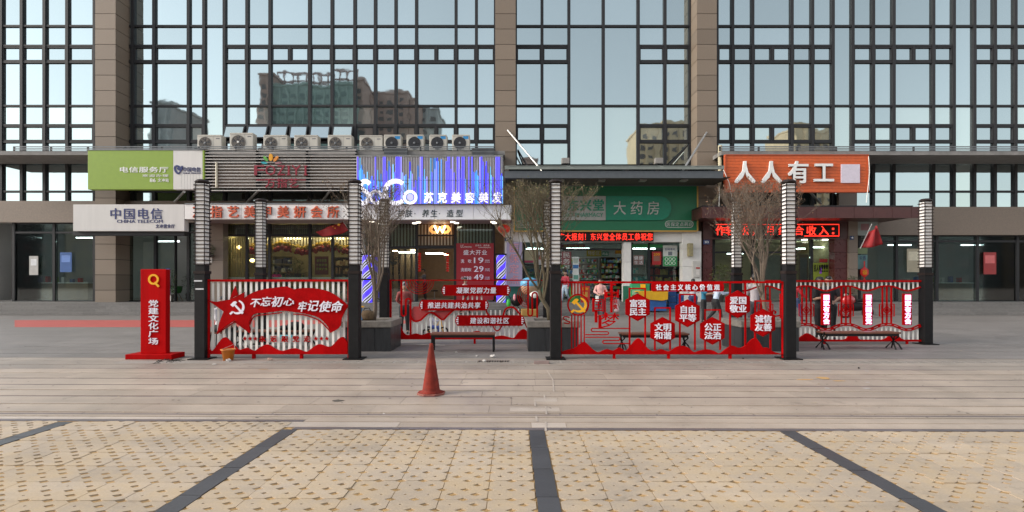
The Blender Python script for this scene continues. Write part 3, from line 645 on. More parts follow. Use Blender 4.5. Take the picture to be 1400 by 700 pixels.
mb.ribbon(smooth_path([(245.5, 230.5), (244, 227.5), (241, 227), (238.8, 229), (239.5, 233), (242, 236.5), (244.5, 237.2)], 4), .085, YS - .03, .03); mb.ribbon(smooth_path([(242.3, 229.5), (244.5, 231.8), (247, 229.5), (249.6, 227.2)], 4), .085, YS - .035, .03); mb.ribbon(smooth_path([(249, 228.5), (247.4, 232.5), (244.6, 236.6)], 4), .06, YS - .04, .03); mb.build('logo', NAVY, t)
chars('中国电信', 250, 274.5, 228.5, 235, YS, NAVY, t, bold=.015, gap=.05); line('CHINA TELECOM', 250.5, 274.5, 235.8, 237.6, YS, NAVY, t, bold=.03)
for px in range(248, 275, 4): MB().pb(px, px + .25, 238, 259, YS - .004, .004).build('panel_seam', ALU, t)
t = thing('fascia_board', 'white fascia with blue lettering over the telecom shop door', 'sign', (X(190, 25.55), 25.55, Z(317, 25.55)))
MB().pb(100, 252, 279.5, 316, 25.55, .35).build('panel', SWHT, t, bev=.01)
chars('中国电信', 150, 222.5, 284.5, 300, 25.55, NAVY, t, bold=.03); line('CHINA TELECOM', 160, 222.5, 300.5, 304.8, 25.55, NAVY, t); chars('文冲营业厅', 213, 239, 306.5, 312, 25.55, NAVY, t, bold=.015)
MB().pb(100, 252, 316.2, 322, 25.75, .3).build('lower_rail', FRAME, t)
# slatted sign with crimson letters
t = thing('shop_sign', 'slatted aluminium sign with crimson letters and a petal mark', 'sign', (X(383, YS), YS, Z(261, YS)))
MB().box(X(281, 26.2), X(486, 26.2), 26.2, 26.3, Z(257, 26.2), Z(224, 26.2)).build('stone_backing', STONE2, t); MB().box(X(281, 26.2), X(486, 26.2), 26.22, 26.3, Z(223.6, 26.2), Z(205, 26.2)).build('dark_backing', CONC, t)
for i in range(14): py = 204.2 + i * 4.28; MB().pb(280, 487, py, py + 1.2, YS, .05).build('slat', M('slat_aluminium', (0.5, 0.47, 0.44), .4, .3, var=.1), t)
for px in (281, 349.5, 418, 485.5): MB().pb(px, px + 1, 204.5, 260.5, YS + .08, .5).build('upright', FRAME, t)
mb = MB(); mb.tube([P(296, 222, YS - .05), P(296, 256, YS - .05)], .05, 8).build('cream_pipe', M('cream_plastic', (0.6, 0.55, 0.42), .5), t)
CRIM = M('crimson_letters', (0.25, 0.012, 0.03), .4)
mb = MB(); SER = {'F': [(0, 0, .28, 1), (0, 0, .95, .12), (.1, .42, .7, .54), (.84, 0, .95, .32)], 'Z': None}
xs = [(347, 362.5), (362, 378), (378.5, 391), (391.5, 397.5), (398, 412.5), (413, 422)]
for ch, (a, b) in zip('FOZIYI', xs):
    y0, y1 = 226.2, 239.6
    if ch == 'I': m_ = (a + b) / 2; mb.pb(m_ - 1.2, m_ + 1.2, y0, y1, YS - .07, .04); mb.pb(m_ - 2.8, m_ + 2.8, y0, y0 + 1, YS - .073, .04); mb.pb(m_ - 2.8, m_ + 2.8, y1 - 1, y1, YS - .073, .04); continue
    put_glyph(mb, ch, a + 1, b - 1, y0, y1, YS - .03, .04, .02)
    for (py) in (y0, y1 - 1.2):
        if ch in 'FIY' and False: 
            if ch == 'I': mb.pb(a - .2, b + .2, py, py + 1.2, YS - .075, .04)
            elif ch == 'F' and py > y0: mb.pb(a - .5, a + 6, py, py + 1.2, YS - .075, .04)
            elif ch == 'Y' and py > y0: mb.pb(a + 4, b - 4, py, py + 1.2, YS - .075, .04)
            elif ch == 'Y': mb.pb(a - .8, a + 4, py, py + 1.2, YS - .075, .04); mb.pb(b - 4, b + .8, py, py + 1.2, YS - .075, .04)
mb.build('lettering', CRIM, t)
chars('万指艺', 363, 409, 243.5, 257, YS - .03, CRIM, t, t=.05, bold=.02, each=True, gap=.1)
mb = MB().pb(350, 418, 245.4, 246.6, YS - .04, .04).build('underline', CRIM, t)
for (cx, cy, L_, W_, a, c, nm) in ((370, 215, 5.2, 2.7, 90, (0.75, 0.35, 0.02), 'amber'), (363, 216.8, 4.6, 2, 130, (0.1, 0.35, 0.05), 'green'), (377, 217, 4.8, 2, 50, (0.7, 0.25, 0.03), 'orange'), (361, 222.6, 4.4, 1.5, 172, (0.02, 0.35, 0.4), 'teal'), (380.5, 222.6, 4.6, 1.3, 8, (0.35, 0.16, 0.18), 'pink')):
    ca, sa = math.cos(math.radians(a)), math.sin(math.radians(a)); pts = []
    for k in range(12): q = 2 * PI * k / 12; u, v = L_ * math.cos(q), W_ * math.sin(q); pts.append((cx + u * ca - v * sa, cy - u * sa - v * ca))
    MB().pp(pts, YS - .08, .06).build('petal', M('petal_' + nm, c, .4), t)
# nail salon fascia
ORL = M('orange_letters', (0.55, 0.10, 0.04), .4)
t = thing('fascia_board', 'white fascia with raised orange letters over the nail shop', 'sign', (X(368, 25.55), 25.55, Z(300, 25.55)))
for (a, b) in ((252.5, 330), (330.3, 408), (408.3, 486)): MB().pb(a, b, 279.5, 299.5, 25.55, .35).build('panel', M('bright_white_panel', (0.78, 0.76, 0.73), .45, var=.04), t)
MB().pb(252.5, 486, 277.6, 279.3, 25.52, .4).build('trim', GREYP, t)
for i, ch in enumerate('万指艺美甲美妍会所'):
    cx = 274 + i * 22.75 - (0 if i else 1.5); chars(ch, cx - 8, cx + 8, 281.6, 298, 25.55, ORL, t, t=.08, bold=.035, each=True)
# blue light sign
YL = 25.3
t = thing('light_sign', 'blue glowing light strip sign with white round letters', 'sign', (X(588, YL), YL, Z(279, YL)))
MB().pb(487, 688, 214, 279, YL + .08, .25).build('backing', M('grey_cladding', (0.36, 0.34, 0.35), .5), t)
fin = shared('fin', M('pale_fin', (0.5, 0.48, 0.5), .45)); lm = {}
for nm, c, e in (('blue', (0.045, 0.03, 1.0), 1.1), ('indigo', (0.08, 0.06, 0.85), .95), ('violet', (0.25, 0.22, 0.85), .8), ('sky', (0.05, 0.25, 0.9), .75), ('cyan', (0.15, 0.5, 0.9), .7)): lm[nm] = shared('light_tube', M('tube_' + nm, c, .5, var=0, obj=0, emit=e))
full = [488, 511, 524, 541, 543, 546, 573, 575, 612, 618, 624, 627, 630, 632, 640, 644, 656, 677, 680]
i = 0; px = 487.5
while px < 687.5:
    blk('fin', fin, X(px, YL), X(px + .85, YL), YL, YL + .079, Z(278.6, YL), Z(214.4, YL), t)
    q = R.random(); clus = .5 + .5 * math.sin(px * .105 + 1.0); isf = any(abs(px - f) < 1.3 for f in full)
    if isf or q < .78:
        top = 214.6 if isf else 215 + (1 - (.55 * clus + .45 * R.random())) * 50
        me = lm[R.choice(['blue', 'indigo', 'indigo', 'violet'] if isf else ['blue', 'indigo', 'violet', 'sky', 'cyan', 'sky'])]
        blk('light_tube', me, X(px + 1.0, YL), X(px + (2.15 if isf else 1.9), YL), YL - .02, YL + .07, Z(278.4, YL), Z(top, YL), t)
        if not isf and R.random() < .7: 
            me = lm[R.choice(['blue', 'cyan', 'sky'])]; tp_ = top + R.uniform(-20, 12); blk('light_tube', me, X(px, YL), X(px + .85, YL), YL - .015, YL - .002, Z(278.4, YL), Z(max(216, tp_), YL), t)
    px += 2.2; i += 1
MB().pb(487, 688, 246, 246.7, YL - .03, .005).build('seam', GREYP, t); MB().pb(487, 688, 212.6, 213.8, YL - .02, .3).build('trim', ALU, t)
GLW = M('glowing_white_letters', (0.93, 0.9, 1.0), .5, var=0, obj=0, emit=.8)
mb = MB(); YG = YL - .1
mb.ribbon(smooth_path([(505, 251), (500, 247.6), (494, 249.5), (492.5, 255), (497, 260), (502, 264), (503.5, 271), (500, 276.5), (494, 277.5), (490, 273)], 4), .2, YG, .08); mb.build('letter', GLW, t)
MB().ribbon(arc(514, 269.3, 8, 0, 330, 20), .14, YG, .08, True).build('letter', GLW, t)
MB().ribbon(arc(541, 262.5, 15.2, 52, 308, 22), .2, YG, .08).build('letter', GLW, t)
MB().ribbon(arc(560.5, 269.5, 8, 0, 345, 20), .12, YG, .08, True).build('letter', GLW, t)
MB().pp(arc(560.5, 269.5, 4.6, 0, 340, 16), YG, .07).build('letter_disc', M('lilac_disc', (0.6, 0.58, 0.9), .5, var=.1, obj=0, emit=.5), t)
chars('苏克美容美发', 579.5, 686.5, 263, 277.6, YG, GLW, t, t=.06, bold=.03, shear=.08, each=True, gap=.3)
t = thing('fascia_board', 'pale grey fascia with small dark calligraphy under the blue light sign', 'sign', (X(590, 25.55), 25.55, Z(300, 25.55)))
for (a, b) in ((486.5, 540), (540.3, 594), (594.3, 647), (647.3, 699)): MB().pb(a, b, 280.3, 300, 25.55, .35).build('panel', M('grey_white_panel', (0.82, 0.81, 0.81), .45, var=.04), t)
mb = MB()
for ch, cx in (('护', 548.5), ('肤', 559), ('·', 571), ('养', 582), ('生', 593.5), ('·', 604.5), ('造', 615.5), ('型', 628)): put_glyph(mb, ch, cx - 4.8, cx + 4.8, 286.5, 297, 25.55, .02, .012, .12, True)
mb.build('lettering', M('dark_teal_ink', (0.02, 0.04, 0.05), .4), t)
# neon
t = thing('neon_logo', 'warm glowing looped neon mark over the salon door', 'neon sign', (X(601, 27.8), 27.8, Z(318, 27.8)))
NEO = M('warm_neon', (1.0, 0.4, 0.1), .5, var=0, obj=0, emit=1.4); Yn = 27.75
for r in (7, 5.4, 3.8): MB().ribbon(arc(594, 313.5, r, 0, 340, 14, r * .8), .02, Yn, .03, True).build('neon_loop', NEO, t); MB().ribbon(arc(608.5, 313.5, r, 0, 340, 14, r * .8), .035, Yn, .03, True).build('neon_loop', NEO, t)
MB().ribbon([(594, 308.5), (598, 318), (601.3, 310.5), (604.6, 318), (608.6, 308.5)], .085, Yn - .04, .03).build('neon_letter', M('white_neon', (1, .85, .55), .5, var=0, obj=0, emit=5), t)
# pharmacy board
YP = 27.0; PG = M('pharmacy_green_face', (0.011, 0.15, 0.065), .4, var=.06); PG2 = M('bright_green_panel', (0.0, 0.21, 0.115), .35); SILV = M('silver_face', (0.34, 0.34, 0.31), .4); SLET = M('silver_letters', (0.45, 0.47, 0.43), .35)
t = thing('shop_sign', 'dark green pharmacy board in a thin gold frame under the canopy', 'sign', (X(828, YP), YP, Z(316, YP)))
MB().pb(704, 953, 248, 315, YP, .2).build('board', PG, t)
for (a, b, c, d) in ((702.2, 704, 250, 316.2), (953, 954.8, 250, 316.2), (704, 953, 315, 316.8)): MB().pb(a, b, c, d, YP - .04, .2).build('gold_edge', GOLD, t)
MB().pp([(828, 268)] + [(828, 301)] + arc(757, 284.5, 16.5, 270, 90, 10), YP - .1, .1).build('silver_panel', SILV, t)
MB().pp([(828.3, 301)] + [(828.3, 268)] + arc(901.5, 284.5, 16.5, 90, -90, 10), YP - .1, .1).build('green_panel', PG2, t)
chars('东兴堂', 775.5, 826, 272.5, 288.5, YP - .1, PG2, t, t=.03, bold=.05, each=True, gap=.08); line('DXT PHARMACY', 770, 824.5, 291, 296.5, YP - .1, PG2, t, bold=.03)
mb = MB().ribbon(arc(757, 284.5, 9, 30, 330, 12), .09, YP - .13, .02); mb.ribbon([(752, 284.5), (763, 284.5)], .09, YP - .131, .02); mb.build('logo', PG2, t)
chars('大药房', 838.5, 902, 275, 294, YP - .1, SLET, t, t=.05, bold=.0, each=True, gap=.25)
MB().ribbon(arc(914, 306.5, 4.4, 90, 270, 8) + arc(943.5, 306.5, 4.4, 270, 450, 8), .03, YP - .02, .02, True).build('oval_outline', SLET, t); chars('医保定点药店', 911, 947, 303.8, 309.5, YP, SLET, t, bold=.02)
MB().ribbon(arc(710, 306.5, 4.4, 90, 270, 8) + arc(738, 306.5, 4.4, 270, 450, 8), .03, YP - .02, .02, True).build('oval_outline', SLET, t); chars('医保定点', 711, 737, 303.8, 309.5, YP, SLET, t, bold=.02)
t = thing('led_ticker', 'red running LED ticker under the green pharmacy board', 'led sign', (X(825, 27), 27, Z(331, 27)))
MB().pb(762, 893.5, 317.4, 330, 27.1, .12).build('housing', BLACKM, t)
chars('广大报刻！东兴堂全体员工恭祝您', 764, 892.5, 318.6, 328.8, 27.1, LED, t, t=.02, bold=.011, gap=.1)
# orange sign
ORG = M('orange_plank', (0.56, 0.10, 0.022), .5, var=.14, scale=8, streak=False, obj=.1)
t = thing('shop_sign', 'orange planked sign with four big white characters', 'sign', (X(1089, YS), YS, Z(262, YS)))
for i in range(12): py = 212.5 + i * 4.15; MB().pb(993, 1186.5, py, py + 3.9, YS + R.uniform(0, .01), .1).build('plank', ORG, t)
for (a, b, c, d) in ((991.5, 993, 211, 262.5), (1186.5, 1188, 211, 262.5), (993, 1186.5, 211, 212.3), (993, 1186.5, 262.2, 263)): MB().pb(a, b, c, d, YS - .03, .2).build('trim', M('orange_trim', (0.4, 0.07, 0.02), .5), t)
MB().pb(994, 1186, 213, 262, YS + .12, .3).build('box', FRAME, t)
for i, ch in enumerate('人人有工'):
    a = (1004, 1040, 1077, 1111.5)[i]; chars(ch, a, a + 27.5, 220.5, 251, YS - .02, WL, t, t=.09, bold=.045, each=True)
MB().pb(1150.3, 1175.7, 224.5, 250, YS - .05, .05).build('blank_panel', M('pale_lilac_board', (0.62, 0.56, 0.64), .5, var=.08, scale=10), t)
# maroon canopy and ticker of the right shop
t = thing('entrance_canopy', 'maroon panelled entrance canopy below the orange sign', 'canopy', (X(1070, 26), 26, Z(298, 26)))
mar = M('maroon_panel', (0.07, 0.022, 0.02), .35, var=.12); YC = 25.5
px = 960
while px < 1250: MB().box(X(px, YC) + .006, X(px + 26, YC) - .006, YC, YC + .05, Z(298, YC), Z(282.6, YC)).build('panel', mar, t); px += 26
MB().box(X(960, YC), X(1248, YC), YC + .052, 27.6, Z(298, YC) + .02, Z(298, YC) + .1).build('soffit', mar, t); MB().box(X(960, YC), X(1248, YC), YC - .02, 27.6, Z(282.4, YC), Z(281, YC)).build('top_flashing', FRAME, t)
MB().box(X(960, YC) - .002, X(960, YC) + .05, YC + .052, 27.6, Z(298, YC) + .1, Z(283, YC)).build('end_panel', mar, t)
MB().box(X(961, 27.3), X(1160, 27.3), 27.25, 27.6, Z(327, 27.3), Z(299, 27.3)).build('header', mar, t)
for px in (1100, 1128): MB().box(X(px, 27.1) - .1, X(px, 27.1) + .1, 27.0, 27.2, Z(328.6, 27.1), Z(327.2, 27.1)).build('downlight', SPOT, t)
t = thing('led_ticker', 'red LED ticker with thin lit border under the maroon canopy', 'led sign', (X(1062, 27), 27, Z(323, 27)))
MB().pb(977, 1149, 305, 324, 27.1, .14).build('housing', BLACKM, t)
mb = MB().ribbon([(979, 306.8), (1147.3, 306.8), (1147.3, 322.6), (1100, 322.6)], .035, 27.06, .03); mb.build('border_line', LED, t)
mb = MB()
for ch, cx in (('作', 985), ('轻', 999), ('松', 1017), ('，', 1034), ('月', 1053), ('综', 1071), ('合', 1092), ('收', 1109), ('入', 1126)): put_glyph(mb, ch, cx - 6.8, cx + 6.8, 308.5, 321.8, 27.1, .025, .02, 0, True)
for py in (311.5, 317.5): mb.pb(1138, 1140.5, py, py + 2.6, 27.07, .03)
mb.build('lettering', LED, t)
mb = MB()
for (a, b) in ((980, 1000), (1024, 1038), (1050, 1068), (1086, 1098), (1104, 1114), (1120, 1132)): mb.box(X(a, 27), X(b, 27), 26.95, 27.05, Z(299.6, 27), Z(298.6, 27))
mb.build('ticker_reflection', LED, t)  # glowing bars standing in for the ticker's red reflection on the soffit
# small plates and boards
BLU = M('blue_enamel', (0.015, 0.04, 0.13), .35)
for (px, py, w, h, lb, tx) in ((966, 331, 8.5, 6, 'small blue house number plate left of the red ticker', '373'), (1165, 325, 5, 5, 'small blue house number plate on the right stone pier', '4'), (694.5, 327, 9, 5, 'small dark house number plate under the round red lantern', '375')):
    t = thing('number_plate', lb, 'number plate', P(px, py + h / 2, 27.1)); MB().pb(px - w / 2, px + w / 2, py - h / 2, py + h / 2, 27.15, .03).build('plate', BLU, t); line(tx, px - w * .3, px + w * .3, py - h * .28, py + h * .28, 27.15, WL, t)
PIL = M('lilac_light_face', (0.5, 0.42, 0.62), .4, var=.12, scale=1.2, emit=.12); PKL = M('pink_letters', (0.55, 0.2, 0.22), .5)
t = thing('vertical_sign', 'tall pale lilac sign board with a column of pink characters', 'sign', P(703, 391, 26.9))
MB().pb(692.5, 714, 331, 391.5, 26.9, .25).build('board', PIL, t); chars('医保定点', 696, 709.5, 332.5, 390, 26.9, PKL, t, vertical=True, bold=0, gap=.1, each=True)
PRD = M('poster_red', (0.3, 0.012, 0.02), .45, var=.08)
t = thing('price_poster', 'large red price poster with white prices on the salon window', 'poster', P(649, 412, 27.7)); Yq = 27.75
MB().pb(624, 675, 332.5, 410, Yq, .04).build('sheet', PRD, t)
line('LC', 630, 634, 334.5, 338.5, Yq, WL, t); line('INTERNATIONAL', 634.5, 645, 336.8, 338.4, Yq, WL, t); chars('剪发烫 染护理', 650, 669, 334.4, 336.8, Yq, WL, t, bold=.0); line('HAIRDRESSING', 654, 671, 337.6, 339, Yq, WL, t)
chars('盛大开业', 633.5, 666, 341.6, 348.6, Yq, LETW, t, bold=.03)
for ch, nm, y in (('洗 吹', '19', 352), ('洗剪吹', '29', 363.8), ('小资烫染', '49', 375.2)):
    chars(ch, 630, 644.5, y + 2.4, y + 7.6, Yq, LETW, t, bold=.02, gap=.05); line(nm, 648, 661, y, y + 7.8, Yq, LETW, t, bold=.03); chars('元起', 663, 669.5, y + 3, y + 5, Yq, LETW, t); line('(YUAN)', 663, 669.5, y + 5.6, y + 7.4, Yq, LETW, t)
# ------------------------------------------------------------------ steel and glass canopy over the pharmacy
t = thing('glass_canopy', 'grey steel and glass canopy hung on rods over the pharmacy', 'canopy', (X(830, 26), 26, Z(241, 24.6)))
STL = M('canopy_steel', (0.10, 0.11, 0.12), .45, .3, var=.15); Y0 = 24.6; zt = Z(233.5, Y0); zb = Z(243.5, Y0)
MB().box(X(690, Y0), X(989, Y0), Y0, Y0 + .12, zb, zt).build('front_beam', STL, t, bev=.01); MB().box(X(690, Y0), X(989, Y0), 26.86, 26.98, zb + .05, zt).build('rear_beam', STL, t)
for i in range(8):
    px = 691 + i * 42.2; MB().box(X(px, Y0), X(px, Y0) + .12, Y0 + .122, 26.85, zb + .08, zt - .03).build('rafter', STL, t)
    MB().box(X(px, Y0) + .15, X(px + 42.2, Y0) - .03 if i < 7 else X(px, Y0) + .16, Y0 - .1, 26.9, zt + .16, zt + .18).build('glass_panel', CLEAR, t) if i < 7 else None
    if 0 < i < 7: 
        mb = MB(); x = X(px, Y0)
        for s_ in (-.13, .13): mb.tube([(x, Y0 + .1, zt), (x + s_, Y0 + .1, zt + .14)], .02, 5); mb.tube([(x + s_, Y0 + .1, zt + .1), (x + s_, Y0 + .1, zt + .16)], .035, 6)
        mb.build('spider_fitting', BROWNM, t)
MB().box(X(690, Y0), X(989, Y0), Y0 - .1, Y0 - .08, zt + .05, zt + .22).build('glass_edge', M('dusty_glass_edge', (0.2, 0.22, 0.2), .5), t)
for i in range(5): px = 706 + i * 56; MB().box(X(px, 25.4), X(px + 9, 25.4), 25.2, 25.6, zb + .0, zb + .06).build('soffit_lamp', ALU, t)
MB().box(X(692, 26), X(985, 26), Y0 + .13, 26.85, zb + .075, zb + .079).build('soffit_board', M('dark_soffit', (0.07, 0.065, 0.055), .7), t)
for (x0, y0, x1, y1) in ((694, 178, 741, 226), (966, 181, 933, 222)): MB().tube([P(x0, y0, 27.0 if x0 < 900 else 26.95), (X(x1, 24.9), 24.9, zt + .05)], .045, 8).build('tie_rod', ALU, t)
MB().tube([P(708, 205, 27.9), P(722, 229, 27.0)], .04, 6).build('brace_rod', FRAME, t)
MB().tube([P(940, 199, 27.9), P(915, 226, 27.0)], .04, 6).build('brace_rod', FRAME, t)
for (px, nm) in ((773.5, 'left'), (901.5, 'right')):
    s = thing('floodlight', 'grey box floodlight standing on the canopy, %s one' % nm, 'floodlight', P(px, 226, 25.5), 'floodlights on the canopy')
    MB().pb(px - 5.5, px + 5.5, 215.5, 223.5, 25.5, .3).build('lamp_head', M('floodlight_grey', (0.25, 0.23, 0.21), .5), s, bev=.03); MB().pb(px - 2, px + 2, 223.6, 227.5, 25.6, .06).build('bracket', FRAME, s)
# struts under the left signs
for k, (x0, y0, x1, y1, lb) in enumerate(((239, 276, 252, 262, 'left'), (338, 276, 354, 260, 'middle'), (440, 276, 452, 260, 'right'))):
    o = MB().tube([P(x0, y0, 27.6), P(x1, y1, 25.75)], .06, 8).build('sign_strut', ALU); tag(o, 'slanting grey strut under the sign row left of the blue sign, %s one' % lb, 'strut', 'sign struts')
for k, (x0, y0, x1, y1, lb) in enumerate(((1024, 277, 1012, 262, 'left'), (1122, 279, 1108, 263, 'right'))):
    o = MB().tube([P(x0, y0, 27.6), P(x1, y1, 25.75)], .06, 8).build('sign_strut', ALU); tag(o, 'slanting grey strut under the orange sign, %s one' % lb, 'strut', 'sign struts')
o = MB().tube([P(984.5, 199, 26.3), P(984.5, 240, 26.3), P(984, 262, 26.3), P(979, 272, 26.6), P(976, 277, 26.8)], .11, 8).build('drain_pipe', M('cream_pipe_wrap', (0.5, 0.44, 0.3), .7, var=.15), None, True); tag(o, 'cream wrapped pipe running down beside the orange sign', 'pipe')
o = MB().tube([P(989, 232, 25.4), P(997, 250, 25.3), P(1001, 272, 25.6)], .018, 5).build('loose_cable', WHITEP); tag(o, 'thin white cable hanging over the orange sign left edge', 'cable')
for (x0, lb) in ((261, 'left'),):
    pass
# ------------------------------------------------------------------ air conditioners
ACW = M('ac_cream', (0.5, 0.47, 0.41), .5, var=.06, streak=True); ACF = M('ac_dark_fan', (0.03, 0.03, 0.035), .5); ACG = M('ac_grille', (0.14, 0.12, 0.1), .6); ACB = M('ac_blue_sticker', (0.03, 0.25, 0.55), .4)
ZA = Z(207, 26)
def ac(px0, px1, py0, lab, small, logo):
    Y = 26.35; x0, x1 = X(px0, Y), X(px1, Y); z1 = Z(py0, Y); z0 = ZA + .12; t = thing('air_conditioner', lab, 'air conditioner', ((x0 + x1) / 2, Y, ZA), 'air conditioner units on the ledge')
    MB().box(x0, x1, Y, Y + .42, z0, z1).build('casing', ACW, t, bev=.025); MB().box(x0 + .02, x1 - .02, Y - .02, Y + .44, z1 - .045, z1 + .012).build('top_cover', ACW, t)
    for x in (x0 + .12, x1 - .2): MB().box(x, x + .08, Y + .02, Y + .4, ZA, z0).build('foot', FRAME, t)
    h = z1 - z0; r = h * .4; cx = x0 + r * 1.16 + .03; cz = (z0 + z1) / 2 - .01
    MB().lathe([(r, 0), (r, -.012)], (cx, Y, cz), 20, 1, 'y').build('fan_opening', ACF if small else ACG, t)
    mb = MB()
    for k in range(3 if small else 4):
        rr = r * (k + 1) / (3.2 if small else 4.1); v = [(cx + rr * math.cos(a) , cz + rr * math.sin(a)) for a in [2 * PI * q / 20 for q in range(20)]]
        mb.tube([(a, Y - .022, b) for a, b in v] + [(v[0][0], Y - .022, v[0][1])], .007, 4, False)
    for k in range(8): a = PI * k / 4; mb.tube([(cx, Y - .022, cz), (cx + r * math.cos(a), Y - .022, cz + r * math.sin(a))], .007, 4)
    mb.build('fan_grille', ACF if small else M('grille_wire', (0.22, 0.2, 0.18), .5), t)
    for k in range(5):
        a = 2 * PI * k / 5; c_, s_ = math.cos(a), math.sin(a); c2, s2 = math.cos(a + .7), math.sin(a + .7)
        MB().add([(cx + c_ * .05, Y - .014, cz + s_ * .05), (cx + c_ * r * .9, Y - .014, cz + s_ * r * .9), (cx + c2 * r * .85, Y - .018, cz + s2 * r * .85), (cx + c2 * .05, Y - .018, cz + s2 * .05)], [(0, 1, 2, 3)]).build('fan_blade', ACF, t)
    MB().ball((cx, Y - .03, cz), (.06, .02, .06)).build('hub', SWHT if logo == 'white' else GREYP, t)
    if small: MB().box(x1 - .32, x1 - .06, Y - .006, Y, z1 - .2, z1 - .06).build('sticker', ACB, t)
    else: MB().box(x1 - .28, x1 - .1, Y - .005, Y, z1 - .19, z1 - .15).build('name_label', M('label_grey', (0.1, 0.1, 0.12), .5), t); MB().box(x1 - .42, x1 - .415, Y - .004, Y, z0, z1 - .05).build('panel_seam', GREYP, t)
B = 'cream air conditioner with brown grille, '
for a, b, y, l in ((269.8, 303, 184.8, B + 'leftmost, beside the white panel of the lime sign'), (314, 346, 182, 'cream air conditioner with white fan hub and sticker on the ledge'), (360, 393, 185, B + 'above the petal mark'), (402, 434.5, 185, B + 'second to the right of the petal mark'), (448, 481, 185, B + 'left of the blue sign corner'), (491.5, 523, 185.4, B + 'above the blue sign left corner')):
    ac(a, b, y, l, False, 'white' if a == 314 else '')
for a, b, l in ((524.8, 548.5, 'first one from the left'), (555.8, 579.5, 'second from the left'), (587, 611, 'third from the left'), (618, 642, 'fourth, rightmost')): ac(a, b, 184.6, 'small white air conditioner with black fan and blue sticker, ' + l, True, '')
for k, (a, b, l) in enumerate(((525, 557, 'left'), (645, 676, 'right'))):
    px = a; t = thing('vent_louvre', 'grey louvre grille right above the blue sign top, %s one' % l, 'vent', P((a + b) / 2, 213, 25.7)); MB().pb(a, b, 202, 212.4, 25.78, .1).build('backing', BLACKM, t)
    for i in range(5): MB().pb(a, b, 202.6 + i * 2, 203.6 + i * 2, 25.7, .06).build('louvre_slat', GREYP, t)
# ------------------------------------------------------------------ lamp posts
YF, YB2 = 11.16, 13.75
def lamp_proto():
    t = thing('lattice_lamp_post', 'x', 'lamp post', (0, 0, 0))
    w = .11
    MB().box(-w, w, -w, w, 0.02, 1.80).build('post', BLACKM, t, bev=.008); MB().box(-.2, .2, -.2, .2, 0, .02).build('base_plate', BLACKM, t)
    MB().box(-w - .012, w + .012, -w - .012, w + .012, 1.80, 1.86).build('collar', BROWNM, t); MB().box(-.095, .095, -.095, .095, 1.861, 1.99).build('lamp_socket', BLACKM, t)
    MB().box(-.09, .09, -.09, .09, 1.992, 3.70).build('lamp_body', LANT, t)
    rm = MB()
    for (a, b, c, d) in ((-.122, .122, -.122, -.104), (-.122, .122, .104, .122), (-.122, -.104, -.1035, .1035), (.104, .122, -.1035, .1035)): rm.box(a, b, c, d, 0, .019)
    me = rm.mesh('ring'); me.materials.append(BROWNM)
    for i in range(21): o = obj('ring', me, t); o.location = (0, 0, 1.995 + i * .083)
    for (x, y) in ((-.097, -.097), (.097, -.097), (.097, .097), (-.097, .097)): MB().box(x - .0065, x + .0065, y - .0065, y + .0065, 1.99, 3.72).build('corner_rod', BROWNM, t)
    MB().lathe([(.13, 3.72), (.15, 3.735), (.15, 3.75), (.10, 3.79), (.02, 3.80)], (0, 0, 0), 12).build('cap', BROWNM, t)
    return t
lp = lamp_proto(); bpy.context.view_layer.update(); index_kids(lp)
LX = [-6.56, -3.33, .92, 5.86]
front_l = ['front lamp post between the red standing sign and the star banner fence', 'front lamp post at the right end of the star banner fence', 'front lamp post at the left end of the fence with hexagon plates', 'front lamp post at the right end of the fence with hexagon plates']
back_l = ['back lamp post seen above the star banner fence', 'back lamp post behind the left bare tree', 'back lamp post hidden behind the middle bare tree', 'back lamp post left of the right bare tree']
lamps = []
for r_, (Yr, lb) in enumerate(((YF, front_l), (YB2, back_l))):
    for x, l in zip(LX, lb):
        o = lp if not lamps else copy_tree(lp); lamps.append(o); o.location = (x, Yr, 0); o['label'] = l; o['group'] = 'lattice lamp posts of the plaza'
o = copy_tree(lp); o.location = (10.8, YB2, 0); o['label'] = 'back lamp post at the right end of the rear lattice fence'; o['group'] = 'lattice lamp posts of the plaza'
tape = M('white_tape', (0.6, 0.6, 0.62), .6)
for (x, y, z, w) in ((-6.57, YF - .112, Z(384, YF), .1), (-6.54, YF - .112, Z(395, YF), .1)): MB().box(x - w, x + w * .7, y - .003, y, z - .015, z + .015).build('tape_strip', tape, lamps[0]).location = (6.56, -YF, 0)

# ------------------------------------------------------------------ fences
def fence(name, label, xs, Y): return thing(name, label, 'fence', (X((xs[0] + xs[1]) / 2, Y), Y, 0))
T_ = .045
# left front fence: star banner
Y = YF; t = fence('slogan_fence', 'red fence with white bars and a star shaped slogan banner', (280, 479), Y)
for (a, b, c, d) in ((279.8, 284.6, 382, 490.4), (475, 479.2, 382, 490.4)): MB().pb(a, b, c, d, Y, .07).build('fence_post', RED, t, bev=.004)
MB().pb(284.7, 474.9, 382, 385, Y, .06).build('top_rail', RED, t)
for px in (346, 411.5): MB().pb(px - 1.8, px + 1.8, 484.5, 490.4, Y, .07).build('foot', RED, t)
hill = smooth_path([(284.7, 476), (288, 480), (292, 478), (299, 468), (304, 462.5), (307.5, 461.4), (311, 463.5), (321, 474), (327, 478.6), (332, 477), (338, 475.8), (347, 480), (354, 475.5), (362, 471.5), (368, 472), (376, 477), (385, 480), (395, 477.3), (402, 476.4), (409, 478), (418, 481.2), (425, 477), (432, 472), (438, 470.9), (448, 474.3), (454, 472.5), (462, 464), (467.5, 460.6), (472, 464), (474.9, 469)], 3)
MB().pp(hill + [(474.9, 484.4), (284.7, 484.4)], Y - .012, .05).build('hill_panel', RED, t)
bar = shared('fence_bar', WHITEP)
